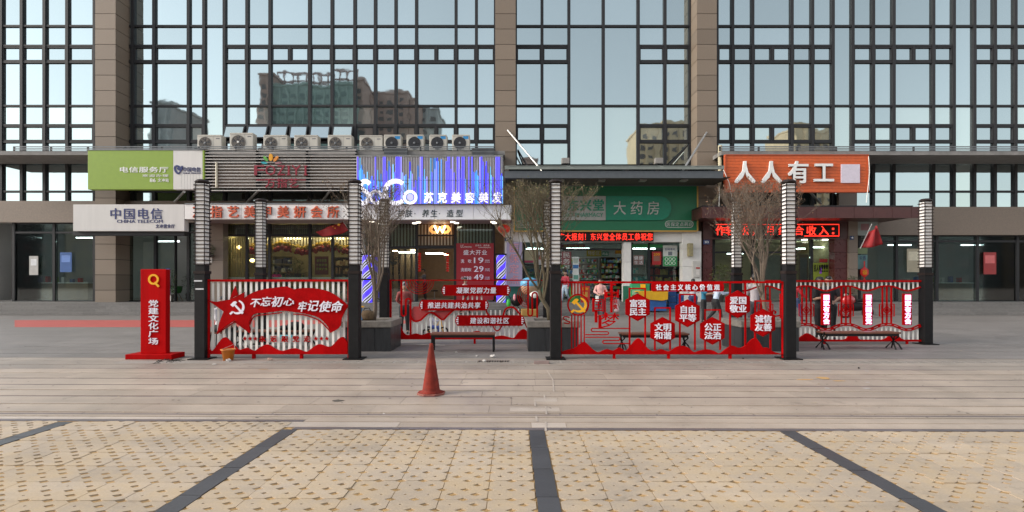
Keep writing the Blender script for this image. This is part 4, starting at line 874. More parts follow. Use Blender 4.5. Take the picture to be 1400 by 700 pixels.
for i in range(25): px = 289.5 + 7.5 * i; blk('fence_bar', bar, X(px - 1.6, Y), X(px + 1.6, Y), Y + .036, Y + .05, Z(481, Y), Z(385.1, Y), t)
z1 = lambda a, b: (265 + a / 5.833, 375 + b / 5.833); z2 = lambda a, b: (375 + a / 5.833, 375 + b / 5.833)
top = [z1(*p) for p in ((112, 210), (175, 220), (245, 208), (290, 200), (330, 180), (370, 160), (402, 143), (396, 192))] + smooth_path([z1(400, 190), z1(470, 145), z1(560, 118), z1(640, 107), z2(50, 100), z2(100, 98), z2(150, 118), z2(230, 109), z2(330, 113), z2(430, 136), z2(510, 182), z2(590, 250)], 3)
bot = [z2(560, 300), z2(537, 350), z2(530, 410), z2(500, 440), z2(456, 463)] + smooth_path([z2(430, 425), z2(400, 385), z2(350, 345), z2(280, 322), z2(150, 300), z2(60, 291), z1(640, 299), z1(560, 308), z1(495, 312), z1(462, 335), z1(438, 385)], 3) + [z1(446, 464), z1(400, 430), z1(325, 368), z1(250, 418), z1(183, 470), z1(200, 390), z1(237, 297), z1(180, 255)]
MB().pp(top + bot, Y - .05, .03).build('banner_plate', DRED, t)
MB().pp([z1(328, 92), z1(351, 165), z1(285, 198)], Y - .05, .03).build('star_tip_plate', DRED, t)
mb = MB(); yy = Y - .03
for pts in ([z1(112, 205), z1(190, 252), z1(248, 296)], [z1(183, 474), z1(325, 378), z1(447, 468), z1(446, 440), z1(440, 420)], smooth_path([z1(442, 400), z1(470, 345), z1(515, 328), z1(600, 318), z1(700, 306)], 4), smooth_path([z2(150, 318), z2(220, 322), z2(290, 340), z2(360, 372), z2(410, 418), z2(452, 466)], 4)): mb.ribbon(pts, .022, yy, .03)
mb.build('outline_strip', DRED, t)
emblem(323.8, 420, 10.6, Y - .06, .012, LETW, t)
for ch, a, b, c, d in (('不', 343, 356.5, 407.5, 420), ('忘', 357.5, 371, 405.5, 419), ('初', 372, 387.5, 405, 419.5), ('心', 388.5, 403, 407, 418), ('牢', 408, 419.5, 412, 426.5), ('记', 421, 436, 410, 425.5), ('使', 437, 452.5, 411.5, 426.5), ('命', 453.5, 468.5, 411.5, 427)): chars(ch, a, b, c, d, Y - .06, LETW, t, t=.02, bold=.035, shear=.26, each=True)
mb = MB()
for cx in (334.5, 341.5, 348.5, 431.5, 439, 446.5): mb.pp(star_pts(cx, 463, 3), Y + .015, .02)
mb.build('star', RED, t); chars('永远跟党走', 354.8, 424.5, 459, 467.5, Y + .03, RED, t, t=.02, bold=.05, gap=.42, each=True)
# right front fence: hexagon plates
t = fence('slogan_fence', 'red fence with six hexagon plates and a gold round emblem', (765, 1074), Y)
for (a, b) in ((764.8, 768), (1070.4, 1074)): MB().pb(a, b, 384.6, 490.6, Y, .07).build('fence_post', RED, t, bev=.004)
MB().pb(768.1, 1070.3, 384.6, 387.2, Y, .06).build('top_rail', RED, t)
for px in (840, 914.5, 999): MB().pb(px - 1.6, px + 1.6, 484.5, 490.6, Y, .07).build('foot', RED, t)
hill = smooth_path([(768.1, 481), (776, 478.5), (786, 476), (793, 470.5), (798.6, 467.6), (803, 470), (810, 477), (817, 481.5), (823, 480), (830.4, 477.5), (838, 479.5), (842, 478), (847, 475.3), (851, 477), (855, 480), (860, 476), (866, 468), (872.5, 462.6), (878, 466), (885, 475.5), (893, 480.2), (899, 479), (904.5, 477.6), (911, 479.8), (916, 480.4), (922, 476.5), (930, 473), (940, 474.5), (949, 481.5), (958, 479.3), (968, 477.8), (977, 480), (984, 483.6), (992, 478), (1000.9, 472.6), (1011, 475.8), (1019, 473), (1026, 466), (1032.7, 462.2), (1037, 466), (1043.6, 475.5), (1049, 475.2), (1058, 481), (1070.3, 484)], 3)
MB().pp(hill + [(1070.3, 484.5), (768.1, 484.5)], Y - .012, .05).build('hill_panel', RED, t)
for px in (781.7, 786, 790.3, 794.6, 799): MB().pb(px - .75, px + .75, 387.3, 403, Y + .01, .035).build('strip', RED, t); MB().pb(px - .75, px + .75, 430, 478, Y + .01, .035).build('strip', RED, t)
for px in (784, 788, 792.2, 796.6): MB().pb(px - .9, px + .9, 387.3, 403.4, Y + .04, .02).build('white_strip', WHITEP, t) if px < 793 else None
MB().ribbon(arc(790.6, 416.8, 14, 0, 345, 24), .032, Y - .012, .05, True).build('ring_frame', RED, t)
emblem(791.2, 417, 11.4, Y - .03, .02, YEL, t)
MB().ribbon(smooth_path([(779, 434), (773, 433), (770, 435), (774, 438.5), (779, 440), (777, 442.5), (771, 441.5)], 4), .022, Y, .03).build('curl', RED, t)
q = lambda a, b: (755 + a / 5.836, 375 + b / 5.836)
def qr(mb, a, b, c, d, Y=Y - .006, t=.035): p, r = q(a, c), q(b, d); mb.pb(p[0], r[0], p[1], r[1], Y, t)
mb = MB(); qr(mb, 464, 482, 67, 305); qr(mb, 482, 508, 76, 88, Y - .004); qr(mb, 417, 428, 125, 330); qr(mb, 522, 534, 122, 190); qr(mb, 482.2, 534, 150, 160, Y - .004); qr(mb, 340, 362, 292, 385); qr(mb, 370, 394, 325, 430); qr(mb, 320, 332, 190, 300); mb.build('character_frame', RED, t)
chars('国', *[v for v in (q(322, 0)[0], q(414, 0)[0], q(0, 190)[1], q(0, 300)[1])], Y - .006, RED, t, t=.02, bold=.02, each=True)
chars('中', q(420, 0)[0], q(535, 0)[0], q(0, 120)[1], q(0, 215)[1], Y - .012, RED, t, t=.02, bold=.03, each=True)
chars('梦', q(385, 0)[0], q(530, 0)[0], q(0, 305)[1], q(0, 430)[1], Y - .006, RED, t, t=.02, bold=.02, shear=.15, each=True)
chars('共筑', q(484, 0)[0], q(520, 0)[0], q(0, 195)[1], q(0, 285)[1], Y - .006, RED, t, t=.02, bold=.05, vertical=True, each=True)
mb = MB()
mb.ribbon([q(615, 432), q(330, 432)] + [q(*p) for p in arc(325, 445, 13, 90, 270, 6)] + [q(435, 458)] + [q(*p) for p in arc(438, 470, 12, 90, -90, 6)] + [q(265, 482)], .02, Y, .03)
mb.ribbon([q(265, 503), q(525, 503)] + [q(*p) for p in arc(528, 516, 13, 90, -90, 6)] + [q(418, 529)] + [q(*p) for p in arc(416, 541, 12, 90, 270, 6)] + [q(615, 553)], .02, Y, .03)
mb.build('cloud_scroll', RED, t)
HEXT = ['富强民主', '文明和谐', '自由平等', '公正法治', '爱国敬业', '诚信友善']
HEX = [(871.9, 420.3, 861, 882.3, 393.5), (906.2, 452.7, 895.6, 916.4, 420), (940.2, 428.6, 929.8, 950.4, 401.6), (974.3, 452.7, 964.3, 984.9, 422.8), (1009, 416.2, 998.5, 1019.4, 387.2), (1043.3, 441.5, 1032.8, 1053.8, 410.5)]
for tx, (cx, cy, a, b, tp_) in zip(HEXT, HEX):
    base_ = 478.5
    for px in (a, b): MB().pb(px - 1.05, px + 1.05, tp_, base_, Y + .005, .03).build('hexagon_post', RED, t)
    if tp_ > 390: MB().pb(a + 1.1, b - 1.1, tp_, tp_ + 2, Y + .006, .03).build('hexagon_rail', RED, t)
    hexp = lambda s: [(cx, cy - 19.2 * s), (cx + 16.6 * s, cy - 10.4 * s), (cx + 16.6 * s, cy + 9.6 * s), (cx, cy + 18.8 * s), (cx - 16.6 * s, cy + 9.6 * s), (cx - 16.6 * s, cy - 10.4 * s)]
    MB().pp(hexp(1), Y - .035, .036).build('hexagon_plate', DRED, t); MB().pp(hexp(.9), Y - .05, .014).build('hexagon_face', RED, t)
    chars(tx[:2], cx - 11.3, cx + 11.3, cy - 10.8, cy - .3, Y - .05, LETW, t, t=.02, bold=.05, gap=.04, each=True); chars(tx[2:], cx - 11.3, cx + 11.3, cy + .6, cy + 11, Y - .05, LETW, t, t=.02, bold=.05, gap=.04, each=True)
MB().pp([(892.5, 387)] + [(988, 387), (989.8, 389)] + [(989.8, 396.5), (988, 398.6), (892.5, 398.6), (890.8, 396.5), (890.8, 389)], Y - .03, .03).build('title_plate', RED, t); chars('社会主义核心价值观', 897, 983.5, 388.8, 396.8, Y - .03, LETW, t, t=.015, bold=.06, gap=.28, each=True)
# middle back fence: scroll plaques
Y = YB2; t = fence('slogan_fence', 'red fence with three scroll shaped slogan plaques and wave outline', (533, 745), Y)
for (a, b) in ((532.6, 534.9), (743, 745.4)): MB().pb(a, b, 382.3, 470, Y, .06).build('fence_post', RED, t)
MB().pb(535, 742.9, 382.3, 383.9, Y, .05).build('top_rail', RED, t)
for px in (548.6, 722): MB().pb(px - 1.2, px + 1.2, 384, 430 if px < 600 else 426, Y + .003, .04).build('inner_post', RED, t)
MB().ribbon([(548.6, 428)] + arc(551.6, 429, 3, 180, 360, 6) + [(554.6, 412)] + arc(557.9, 411.5, 3.2, 180, 0, 6) + [(561.2, 458)], .045, Y - .004, .04).build('meander_strip', RED, t)
MB().ribbon([(722, 426)] + arc(724.9, 429, 3, 180, 360, 6) + [(727.6, 405)] + arc(731, 403.5, 3.4, 180, 0, 6) + [(734.4, 440)], .045, Y - .004, .04).build('meander_strip', RED, t)
for r_ in (19.5, 16, 12.7, 9.3, 6): MB().ribbon(arc(573.6, 383.5, r_, 180, 360, 16, r_ * .95), .016, Y - .002, .03).build('arc_strip', RED, t)
for r_ in (14.5, 12, 9.5, 7, 4.5): MB().ribbon(arc(722, 404, r_, 90, 270, 12, r_ * 1.12), .014, Y - .002, .03).build('arc_strip', RED, t)
hill = smooth_path([(547.2, 444), (549.5, 450), (552, 455), (556, 458), (562, 457.6), (569, 456), (577, 458), (586, 455), (596, 457), (612, 459), (625, 456), (640, 455.5), (650, 452.8), (656, 453.3), (664, 460), (675, 460.5), (686, 458.8), (696, 461), (702.5, 462), (708, 455), (714, 450.2), (719, 451.5), (725, 458), (735, 460), (742.9, 461)], 3)
MB().pp(hill + [(742.9, 464), (535, 464), (535, 440), (541, 441)], Y - .01, .04).build('hill_panel', RED, t)
MB().pb(647.5, 650.3, 464.1, 470, Y, .05).build('foot', RED, t)
wave = smooth_path([(561, 431), (564, 437), (568, 439.3), (575, 437.5), (582, 431), (587, 427.6), (593, 428), (600, 434), (606, 437), (612, 431), (620, 424)], 4)
MB().ribbon(wave, .045, Y - .006, .04).build('wave_strip', RED, t)
MB().pp([(561.5, 425), (565.5, 419), (574, 419), (574, 424), (586, 424), (586, 427)] + wave[::-1][8:-1], Y + .02, .01).build('red_tinted_panel', M('translucent_red_panel', (0.42, 0.05, 0.05), .4), t)
MB().pp([(590, 428), (598, 424), (618, 424), (606, 436)], Y + .02, .01).build('red_tinted_panel', MATS['translucent_red_panel'], t)
MB().ribbon(smooth_path([(688, 431), (691, 423), (696, 420.3), (702, 420.6), (708, 426), (715, 437), (721, 448)], 4), .045, Y - .006, .04).build('wave_strip', RED, t)
MB().ribbon(smooth_path([(673, 444), (677, 451), (681, 452), (686, 446), (690, 437)], 4), .03, Y - .006, .04).build('wave_strip', RED, t)
MB().ribbon([(634, 411), (640, 402)], .04, Y - .006, .03).build('wave_strip', RED, t); MB().ribbon(smooth_path([(664, 422), (666, 428), (669, 432)], 4), .04, Y - .006, .03).build('wave_strip', RED, t)
for i in range(24):
    px = 563.5 + 6.32 * i; ty = 436 if px < 580 else (433 if 594 < px < 610 else 424); ty = ty if px < 690 else {0: 424, 1: 422}.get(int((px - 690) // 12), 436)
    if 628 < px < 662: ty = 404
    if 628 < px < 662: pass
    blk('fence_bar', bar, X(px - 1.05, Y), X(px + 1.05, Y), Y + .036, Y + .048, Z(462, Y), Z(ty, Y), t)
def plaque(a, b, c, d, tx, ta, tb):
    m_ = (c + d) / 2; MB().pp([(a + 3.5, c), (b - 3.5, c), (b - .8, m_ - 3.5), (b, m_), (b - .8, m_ + 3.5), (b - 3.5, d), (a + 3.5, d), (a + .8, m_ + 3.5), (a, m_), (a + .8, m_ - 3.5)], Y - .04, .035).build('plaque', DRED, t)
    chars(tx, ta, tb, c + 3.2, d - 3, Y - .04, LETW, t, t=.012, bold=.04, gap=.1, shear=.08, each=True)
    mb = MB()
    for s, e in ((1, a), (-1, b)):
        for k in range(4): y0 = m_ - 5.2 + k * 2.6; mb.pp([(e + s * 4.6, y0 + .2), (e + s * 4.6, y0 + 2.2), (e + s * (2 if k in (1, 2) else 3), y0 + 2.0), (e + s * (1.4 if k in (1, 2) else 2.6), y0 + .7)], Y - .052, .012)
    mb.build('end_ornament', LETW, t)
plaque(603.4, 698.2, 389.6, 404.3, '凝聚党群力量', 624, 678.5); plaque(572.8, 668.4, 410, 424.6, '推进共建共治共享', 585, 657); plaque(622, 717.6, 431, 445.6, '建设和谐社区', 643, 696)
# right back fence: waves, lattice and lit plaques
t = fence('slogan_fence', 'red rear fence with lattice squares and glowing vertical plaques', (1006, 1262), Y); XA, XB = 1007, 1262
MB().pb(XA, XB, 383, 385.6, Y, .05).build('top_rail', RED, t); MB().pb(XA, XB, 464.5, 467, Y, .05).build('bottom_rail', RED, t)
for a in (XA - 2, 1127, 1240, XB): MB().pb(a, a + 2, 383 if a in (XA - 2, XB) else 467.1, 470.5, Y - .002, .055).build('fence_post', RED, t)
def wv(px, up): 
    u = (px - 1129.6) / 55.9; c_ = (.5 + .5 * math.cos(2 * PI * u)) ** 1.3
    return (391 + 6.6 * c_) if up else (443.5 + 7.5 * c_)
pu = [(px, wv(px, True)) for px in [XA + i * 3.5 for i in range(int((XB - XA) / 3.5) + 1)]]; pl_ = [(px, wv(px, False)) for px in [XA + i * 3.5 for i in range(int((XB - XA) / 3.5) + 1)]]
MB().ribbon(pu, .04, Y - .004, .04).build('upper_wave', RED, t); MB().ribbon(pl_, .075, Y - .004, .04).build('lower_wave', RED, t)
px = XA + 4
while px < XB - 5: MB().ribbon([(px, wv(px, False)), (px + 2.5, wv(px + 2.5, False)), (px + 5, wv(px + 5, False))], .018, Y - .01, .005).build('dash', M('dash_grey', (0.35, 0.3, 0.28), .5), t); px += 9.2
px = XA + 3
while px < XB: 
    blk('fence_bar', bar, X(px - 1, Y), X(px + 1, Y), Y + .036, Y + .048, Z(wv(px, True), Y), Z(385.7, Y), t); blk('fence_bar', bar, X(px - 1, Y), X(px + 1, Y), Y + .036, Y + .048, Z(464.5, Y), Z(wv(px, False) + 1, Y), t); px += 6.16
for c in (1047, 1103, 1157, 1213):
    for dx in (-6, 0, 6): MB().pb(c + dx - .8, c + dx + .8, wv(c, True), wv(c, False), Y + .002, .03).build('lattice_bar', RED, t)
    mb = MB()
    for s in (10, 7): mb.ribbon([(c - s, 424 - s * .82), (c + s, 424 - s * .82), (c + s, 424 + s * .82), (c - s, 424 + s * .82)], .02, Y - .006 - s * .0005, .03, True)
    mb.ribbon([(c, 418.4), (c + 5, 424), (c, 429.6), (c - 5, 424)], .022, Y - .012, .03, True); mb.ribbon([(c, 421), (c + 2.4, 424), (c, 427), (c - 2.4, 424)], .016, Y - .014, .03, True)
    mb.build('lattice_square', RED, t)
for cx, tx in ((1073, '美丽新农村'), (1129.6, '国家有方会'), (1187.3, '要爱国爱党'), (1241, '国家有方会')):
    MB().pb(cx - 5.6, cx + 5.6, 401.5, 444.5, Y - .06, .06).build('lit_plaque', RED, t); chars(tx, cx - 3.9, cx + 3.9, 402.8, 443.6, Y - .06, LEDW, t, t=.02, bold=.07, vertical=True, gap=.06, each=True) if cx > 1100 else None
for c, w, h in ((1104, 22, 8.5), (1166, 14, 12), (1222, 18, 9)): MB().pp(smooth_path([(c - w, 465), (c - w * .6, 463), (c - w * .3, 464 - h * .6), (c, 464 - h), (c + w * .35, 464 - h * .6), (c + w * .6, 463), (c + w, 465)], 4) + [(c + w, 466), (c - w, 466)], Y - .012, .04).build('hill_panel', RED, t)
MB().ribbon(smooth_path([(1070, 430), (1064, 432), (1058, 432), (1055.5, 428), (1058, 424.8), (1061, 426.5), (1059.5, 429)], 4), .03, Y - .012, .04).build('curl', RED, t)
# standing sign at the far left
Y = 11.2; t = thing('standing_sign', 'red standing sign board with gold mark and white column of characters', 'sign', (X(210, Y), Y, 0))
MB().pb(192, 227, 368, 483.5, Y, .14).build('board', RED, t, bev=.01); MB().box(X(178, Y), X(241, Y), Y - .15, Y + .3, 0, Z(484, Y) + .01).build('base', RED, t, bev=.008)
MB().ribbon(arc(209.5, 382, 6, 0, 340, 16), .04, Y - .02, .02, True).build('gold_mark', YEL, t); MB().ribbon([(211, 386), (217, 392)], .04, Y - .022, .02).build('gold_mark', YEL, t)
chars('党建文化广场', 203.5, 217, 410, 472, Y, LETW, t, t=.015, bold=.045, vertical=True, gap=.1, each=True)

# ------------------------------------------------------------------ planters
PLS = M('planter_granite', (0.03, 0.032, 0.034), .4, var=.3, scale=10, streak=True); PLT = M('planter_coping', (0.2, 0.18, 0.155), .6, var=.25, scale=12, bump=.3); SOIL = M('soil', (0.06, 0.045, 0.03), .95, bump=1)
def planter(cx, label, hw=.57, Y0=12.28, Y1=13.5, h=.71):
    t = thing('planter', label, 'planter', (cx, (Y0 + Y1) / 2, 0), 'granite tree planters'); x0, x1 = cx - hw, cx + hw
    sbm = shared('granite_panel', PLS); n = 3
    for i in range(n):
        a = x0 + .03 + (x1 - x0 - .06) * i / n; b = x0 + .03 + (x1 - x0 - .06) * (i + 1) / n
        blk('granite_panel', sbm, a + .003, b - .003, Y0 + .03, Y0 + .06, 0, h - .15, t); blk('granite_panel', sbm, a + .003, b - .003, Y1 - .06, Y1 - .03, 0, h - .15, t)
        c_ = Y0 + .061 + (Y1 - Y0 - .122) * i / n; d_ = Y0 + .061 + (Y1 - Y0 - .122) * (i + 1) / n
        blk('granite_panel', sbm, x0 + .03, x0 + .06, c_ + .003, d_ - .003, 0, h - .15, t); blk('granite_panel', sbm, x1 - .06, x1 - .03, c_ + .003, d_ - .003, 0, h - .15, t)
    mb = MB(); e = .2
    for (a, b, c, d) in ((x0, x1, Y0, Y0 + e), (x0, x1, Y1 - e, Y1), (x0, x0 + e, Y0 + e + .003, Y1 - e - .003), (x1 - e, x1, Y0 + e + .003, Y1 - e - .003)): MB().box(a, b, c, d, h - .15, h).build('coping_stone', PLT, t, bev=.012)
    MB().box(x0 + .19, x1 - .19, Y0 + .19, Y1 - .19, h - .2, h - .06).build('soil', SOIL, t); return t
planter(-3.40, 'dark granite planter of the left bare tree, with a basket on it', .59); planter(.97, 'dark granite planter between the middle bare tree and the gold emblem', .62); planter(6.04, 'dark granite planter of the right bare tree, behind the hexagon fence', .70)
# ------------------------------------------------------------------ bare trees
BARK = M('grey_bark', (0.15, 0.115, 0.085), .85, var=.25, scale=18, bump=.6); BARK2 = M('olive_bark', (0.125, 0.10, 0.06), .85, var=.25, scale=18, bump=.6)
def tree(label, base, lean, seed, bark, top, spread, nl, leafc, pods, limbs=6, dens=1.0):
    rr = random.Random(seed); t = thing('bare_tree', label, 'tree', base, 'bare trees in planters'); b = Vector(base)
    fork = b + Vector((lean[0], rr.uniform(-.1, .1), lean[1])); mb = MB()
    mb.tube([b - Vector((0, 0, .1)), b + Vector((lean[0] * .25 + .03, 0, lean[1] * .35)), b + Vector((lean[0] * .7 - .02, .02, lean[1] * .7)), fork], [.062, .052, .05, .046], 8); mb.build('trunk', bark, t, True)
    tw = MB(); tips = []
    def grow(p, d, L, r, depth, out):
        n = 4; pts = [p]; rs = [r]; q = p.copy(); d = d.copy()
        for i in range(n):
            d = (d + Vector((rr.gauss(0, .17), rr.gauss(0, .15), .07 if depth > 0 else .12))).normalized(); q = q + d * L / n; pts.append(q.copy()); rs.append(r * (1 - .62 * (i + 1) / n))
        out.tube(pts, rs, 6 if depth == 0 else (4 if depth == 1 else 3), cap=False)
        if depth >= 2: tips.append(pts[-1]); tips.append(pts[2])
        if depth < 3:
            kids = int((8, 5, 3)[depth] * dens + rr.random())
            for k in range(kids):
                f = rr.uniform(.25, 1) ** .8; j = min(n - 1, int(f * n)); o = pts[j].lerp(pts[j + 1], f * n - j)
                a = rr.uniform(0, 2 * PI); side = Vector((math.cos(a), math.sin(a) * .8, rr.uniform(.1, .7))).normalized(); nd = (d * .7 + side * rr.uniform(.45, 1.0)).normalized()
                room_ = top - o.z
                if room_ < .12: continue
                grow(o, nd, min(L * rr.uniform(.4, .62), room_ * 1.1), max(.0032, rs[j] * .5), depth + 1, tw)
    for k in range(limbs):
        a = 2 * PI * k / limbs + rr.uniform(-.4, .4); mb = MB(); d = Vector((math.cos(a) * spread, math.sin(a) * spread * .8, 1)).normalized()
        st_ = b.lerp(fork, rr.uniform(.55, 1)); grow(st_, d, (top - st_.z) * rr.uniform(.72, .98), rr.uniform(.016, .036), 0, mb); mb.build('limb', bark, t, True)
    tw.build('twigs', bark, t, kind='stuff'); lb = MB()
    for _ in range(nl):
        p = rr.choice(tips) + Vector((rr.gauss(0, .03), rr.gauss(0, .03), rr.gauss(0, .03))); s = rr.uniform(.022, .05)
        u = Vector((rr.gauss(0, 1), rr.gauss(0, 1), rr.gauss(0, 1))).normalized() * s; w = Vector((rr.gauss(0, 1), rr.gauss(0, 1), rr.gauss(0, 1))).normalized() * s * .6
        lb.add([p, p + u * .5 + w, p + u, p + u * .5 - w], [(0, 1, 2, 3)])
    if nl: lb.build('dry_leaves', M(leafc[0], leafc[1], .8, var=.4, scale=3), t, kind='stuff')
    if pods:
        pd = MB()
        for _ in range(pods): pd.ball(tuple(rr.choice(tips) + Vector((rr.gauss(0, .02), 0, rr.gauss(0, .02)))), rr.uniform(.009, .016), 5, 4)
        pd.build('seed_pods', M('seed_pod_brown', (0.12, 0.065, 0.035), .8), t, kind='stuff')
    return t
YT = 12.85
tree('bare tree with many upright grey branches in the left planter', (X(510, YT), YT, .68), (.1, .75), 11, BARK, 3.95, .30, 420, ('dull_leaf', (0.16, 0.12, 0.07)), 160, 8, 1.1)
tree('leaning bare tree with olive twigs before the green pharmacy board', (X(752, YT), YT, .68), (-.28, .8), 5, BARK2, 3.95, .42, 700, ('olive_leaf', (0.16, 0.14, 0.055)), 60, 9, 1.25)
tree('bare tree with clusters of brown dry leaves before the orange sign', (X(1044, YT), YT, .68), (.02, .8), 23, BARK, 4.05, .30, 1500, ('brown_leaf', (0.19, 0.10, 0.055)), 300, 8, 1.25)
# ------------------------------------------------------------------ benches
SEAT = M('bench_wood', (0.16, 0.06, 0.035), .5, var=.2, scale=10)
def bench(label, xa, xb, Y, style, h=.42, d=.4):
    t = thing('bench', label, 'bench', ((xa + xb) / 2, Y, 0), 'plaza benches'); n = 4
    for i in range(n): MB().box(xa, xb, Y - d / 2 + i * d / n + .006, Y - d / 2 + (i + 1) * d / n - .006, h - .04, h).build('seat_slat', SEAT, t, bev=.004)
    MB().box(xa + .03, xb - .03, Y - d / 2 + .02, Y - d / 2 + .06, h - .1, h - .041).build('rail', BLACKM, t); MB().box(xa + .03, xb - .03, Y + d / 2 - .06, Y + d / 2 - .02, h - .1, h - .041).build('rail', BLACKM, t)
    for x, s in ((xa + .04, -1), (xb - .04, 1)):
        mb = MB()
        if style == 'x': # curved crossed cast legs
            for e in (1, -1):
                mb.tube([(x + e * .02, Y - d / 2 + .06, h - .04), (x + e * .05, Y - d / 4, h * .72), (x, Y, h * .5), (x + e * .06, Y - d / 4, h * .28), (x + e * .07, Y - d / 2 + .02, .012)], .02, 6)
                mb.tube([(x + e * .02, Y + d / 2 - .06, h - .04), (x, Y, h * .5), (x + e * .07, Y + d / 2 - .04, .012)], .018, 6)
            mb.tube([(x - .06, Y - d / 2 + .04, h - .02), (x + .06, Y - d / 2 + .04, h - .02)], .022, 6)
        else:
            for yy in (Y - d / 2 + .05, Y + d / 2 - .05): mb.box(x - .022, x + .022, yy - .02, yy + .02, 0, h - .04)
            mb.box(x - .02, x + .02, Y - d / 2 + .071, Y + d / 2 - .071, .1, .14)
        mb.build('leg', BLACKM, t)
    return t
Yb = 12.8; bench('plain backless bench behind the traffic cone, brown seat', X(588, 12.2), X(677, 12.2), 12.4, 'box', .43)
bench('backless bench behind the star banner fence with a seated person', X(322, Yb), X(424, Yb), 13.0, 'x', .44)
bench('backless bench behind the hexagon plate fence', X(850, 12.3), X(942, 12.3), 12.5, 'x', .42)
bench('backless bench with curved cast legs at the right edge', X(1129, 12.6), X(1232, 12.6), 12.8, 'x', .42)
# ------------------------------------------------------------------ cone, bucket, small things on the ground
CONE = M('faded_cone_red', (0.20, 0.024, 0.014), .7, spec=.2, var=.45, scale=7, bump=.1); CONEB = M('dusty_cone_base', (0.24, 0.08, 0.06), .8, var=.3, scale=10)
Yc = GY(538.5); xc = X(589.5, Yc); t = thing('traffic_cone', 'faded dark red traffic cone standing on the grey paving', 'traffic cone', (xc, Yc, 0))
mb = MB().lathe([(.19, .03), (.125 + .01, .045), (.125, .07), (.115, .14), (.03, .70), (.026, .735), (.018, .74)], (xc, Yc, 0), 28); mb.build('cone_body', CONE, t, True)
mb = MB(); pts = []
for k in range(8): a = PI / 8 + PI * k / 4; pts.append((xc + .21 * math.cos(a), Yc + .21 * math.sin(a)))
mb.add([(x, y, 0) for x, y in pts] + [(x, y, .03) for x, y in pts], [tuple(range(8))[::-1], tuple(range(8, 16))] + [(i, (i + 1) % 8, 8 + (i + 1) % 8, 8 + i) for i in range(8)]); mb.build('cone_base', CONEB, t, bev=.006)
for z in (.2, .35): MB().lathe([(.115 - (z - .14) * .152 + .0035, z), (.115 - (z + .012 - .14) * .152 + .0035, z + .012)], (xc, Yc, 0), 24).build('cone_ridge', CONE, t)
Yk = 10.95; xk = X(312, Yk); t = thing('bucket', 'orange plastic bucket in front of the star banner fence', 'bucket', (xk, Yk, 0))
BUK = M('orange_plastic', (0.55, 0.17, 0.02), .4, var=.12)
mb = MB(); prof = [(.095, 0), (.125, .21), (.145, .212), (.147, .235), (.132, .236), (.118, .2), (.09, .02)]
mb.lathe(prof, (xk, Yk, 0), 24).build('bucket_body', BUK, t, True); MB().tube([(xk - .14, Yk, .22), (xk - .09, Yk + .06, .25), (xk, Yk + .1, .29), (xk + .08, Yk + .08, .33), (xk + .14, Yk, .22)], .005, 5).build('bucket_handle', ALU, t)
MB().ball((xk + .02, Yk, .2), (.08, .07, .04)).build('bucket_contents', M('rubble', (0.35, 0.18, 0.1), .9, bump=1), t)
t = thing('steel_channel', 'short grey steel channel lying by the middle front lamp post', 'steel beam', (X(741, 10.6), 10.6, 0)); MB().box(X(729, 10.9), X(751, 10.4), 10.45, 10.55, .0, .055).build('beam', M('pinkish_steel', (0.3, 0.22, 0.2), .6), t); MB().box(X(751, 10.4) + .001, X(751, 10.4) + .006, 10.455, 10.545, .005, .05).build('open_end', BLACKM, t)
Yg = GY(494.5); t = thing('drain_grate', 'long narrow drain grate in the paving right of the bench', 'drain grate', (X(675, Yg), Yg, 0))
MB().box(X(653, Yg), X(697, Yg), Yg - .12, Yg + .12, -.01, .004).build('frame', M('rusty_iron', (0.1, 0.075, 0.05), .8, var=.4, scale=20), t)
for i in range(12): x = X(655 + i * 3.5, Yg); MB().box(x, x + .028, Yg - .1, Yg + .1, .004, .01).build('grate_bar', BROWNM, t)
PAP = M('crumpled_paper', (0.6, 0.56, 0.52), .8, var=.1)
def scrap(px, py, w, h, mat, label, cat='litter', group='litter on the paving'):
    Yp = GY(py); x = X(px, Yp); mb = MB(); rr = R; mb.ball((x, Yp, h * .45), (w / 2, w * .35, h / 2), 7, 5); mb.v = [(a + rr.gauss(0, w * .07), b + rr.gauss(0, w * .07), max(.001, c + rr.gauss(0, h * .1))) for a, b, c in mb.v]; o = mb.build('litter', mat); tag(o, label, cat, group)
scrap(312, 494, .12, .05, PAP, 'white crumpled paper at the foot of the orange bucket'); scrap(369, 492.5, .1, .06, M('pink_rag', (0.4, 0.27, 0.22), .8), 'pinkish rag in front of the star banner fence')
scrap(293, 498.5, .1, .02, PAP, 'flat pale scrap left of the orange bucket'); scrap(673.5, 488.5, .12, .06, PAP, 'white crumpled tissue behind the drain grate'); scrap(662, 495, .08, .05, PAP, 'white lump lying on the drain grate')
scrap(652, 487.5, .05, .03, PAP, 'tiny white scrap left of the crumpled tissue'); scrap(624, 482.5, .05, .03, PAP, 'tiny white scrap right of the traffic cone tip'); scrap(525, 566, .03, .012, PAP, 'tiny white scrap near the pale paving patch'); scrap(1174, 504, .04, .03, BLACKM, 'small black lump on the paving at far right')
scrap(1016, 490.5, .05, .02, BLACKM, 'small dark lump below the hexagon fence'); scrap(463, 548, .16, .008, M('stain_rag', (0.09, 0.075, 0.06), .9), 'dark twig like scrap on the paving left of the cone')
mb = MB(); rr = R
for _ in range(26): x = X(rr.uniform(222, 246), 10.9); y = GY(rr.uniform(492, 497)); mb.tube([(x, y, .004), (x + rr.uniform(-.1, .1), y + rr.uniform(-.05, .05), rr.uniform(.01, .03)), (x + rr.uniform(-.15, .15), y + rr.uniform(-.08, .08), .004)], .004, 4)
tag(mb.build('cable_scraps', BLACKM), 'tangle of black cable scraps by the red standing sign', 'cable scraps')
mb = MB()
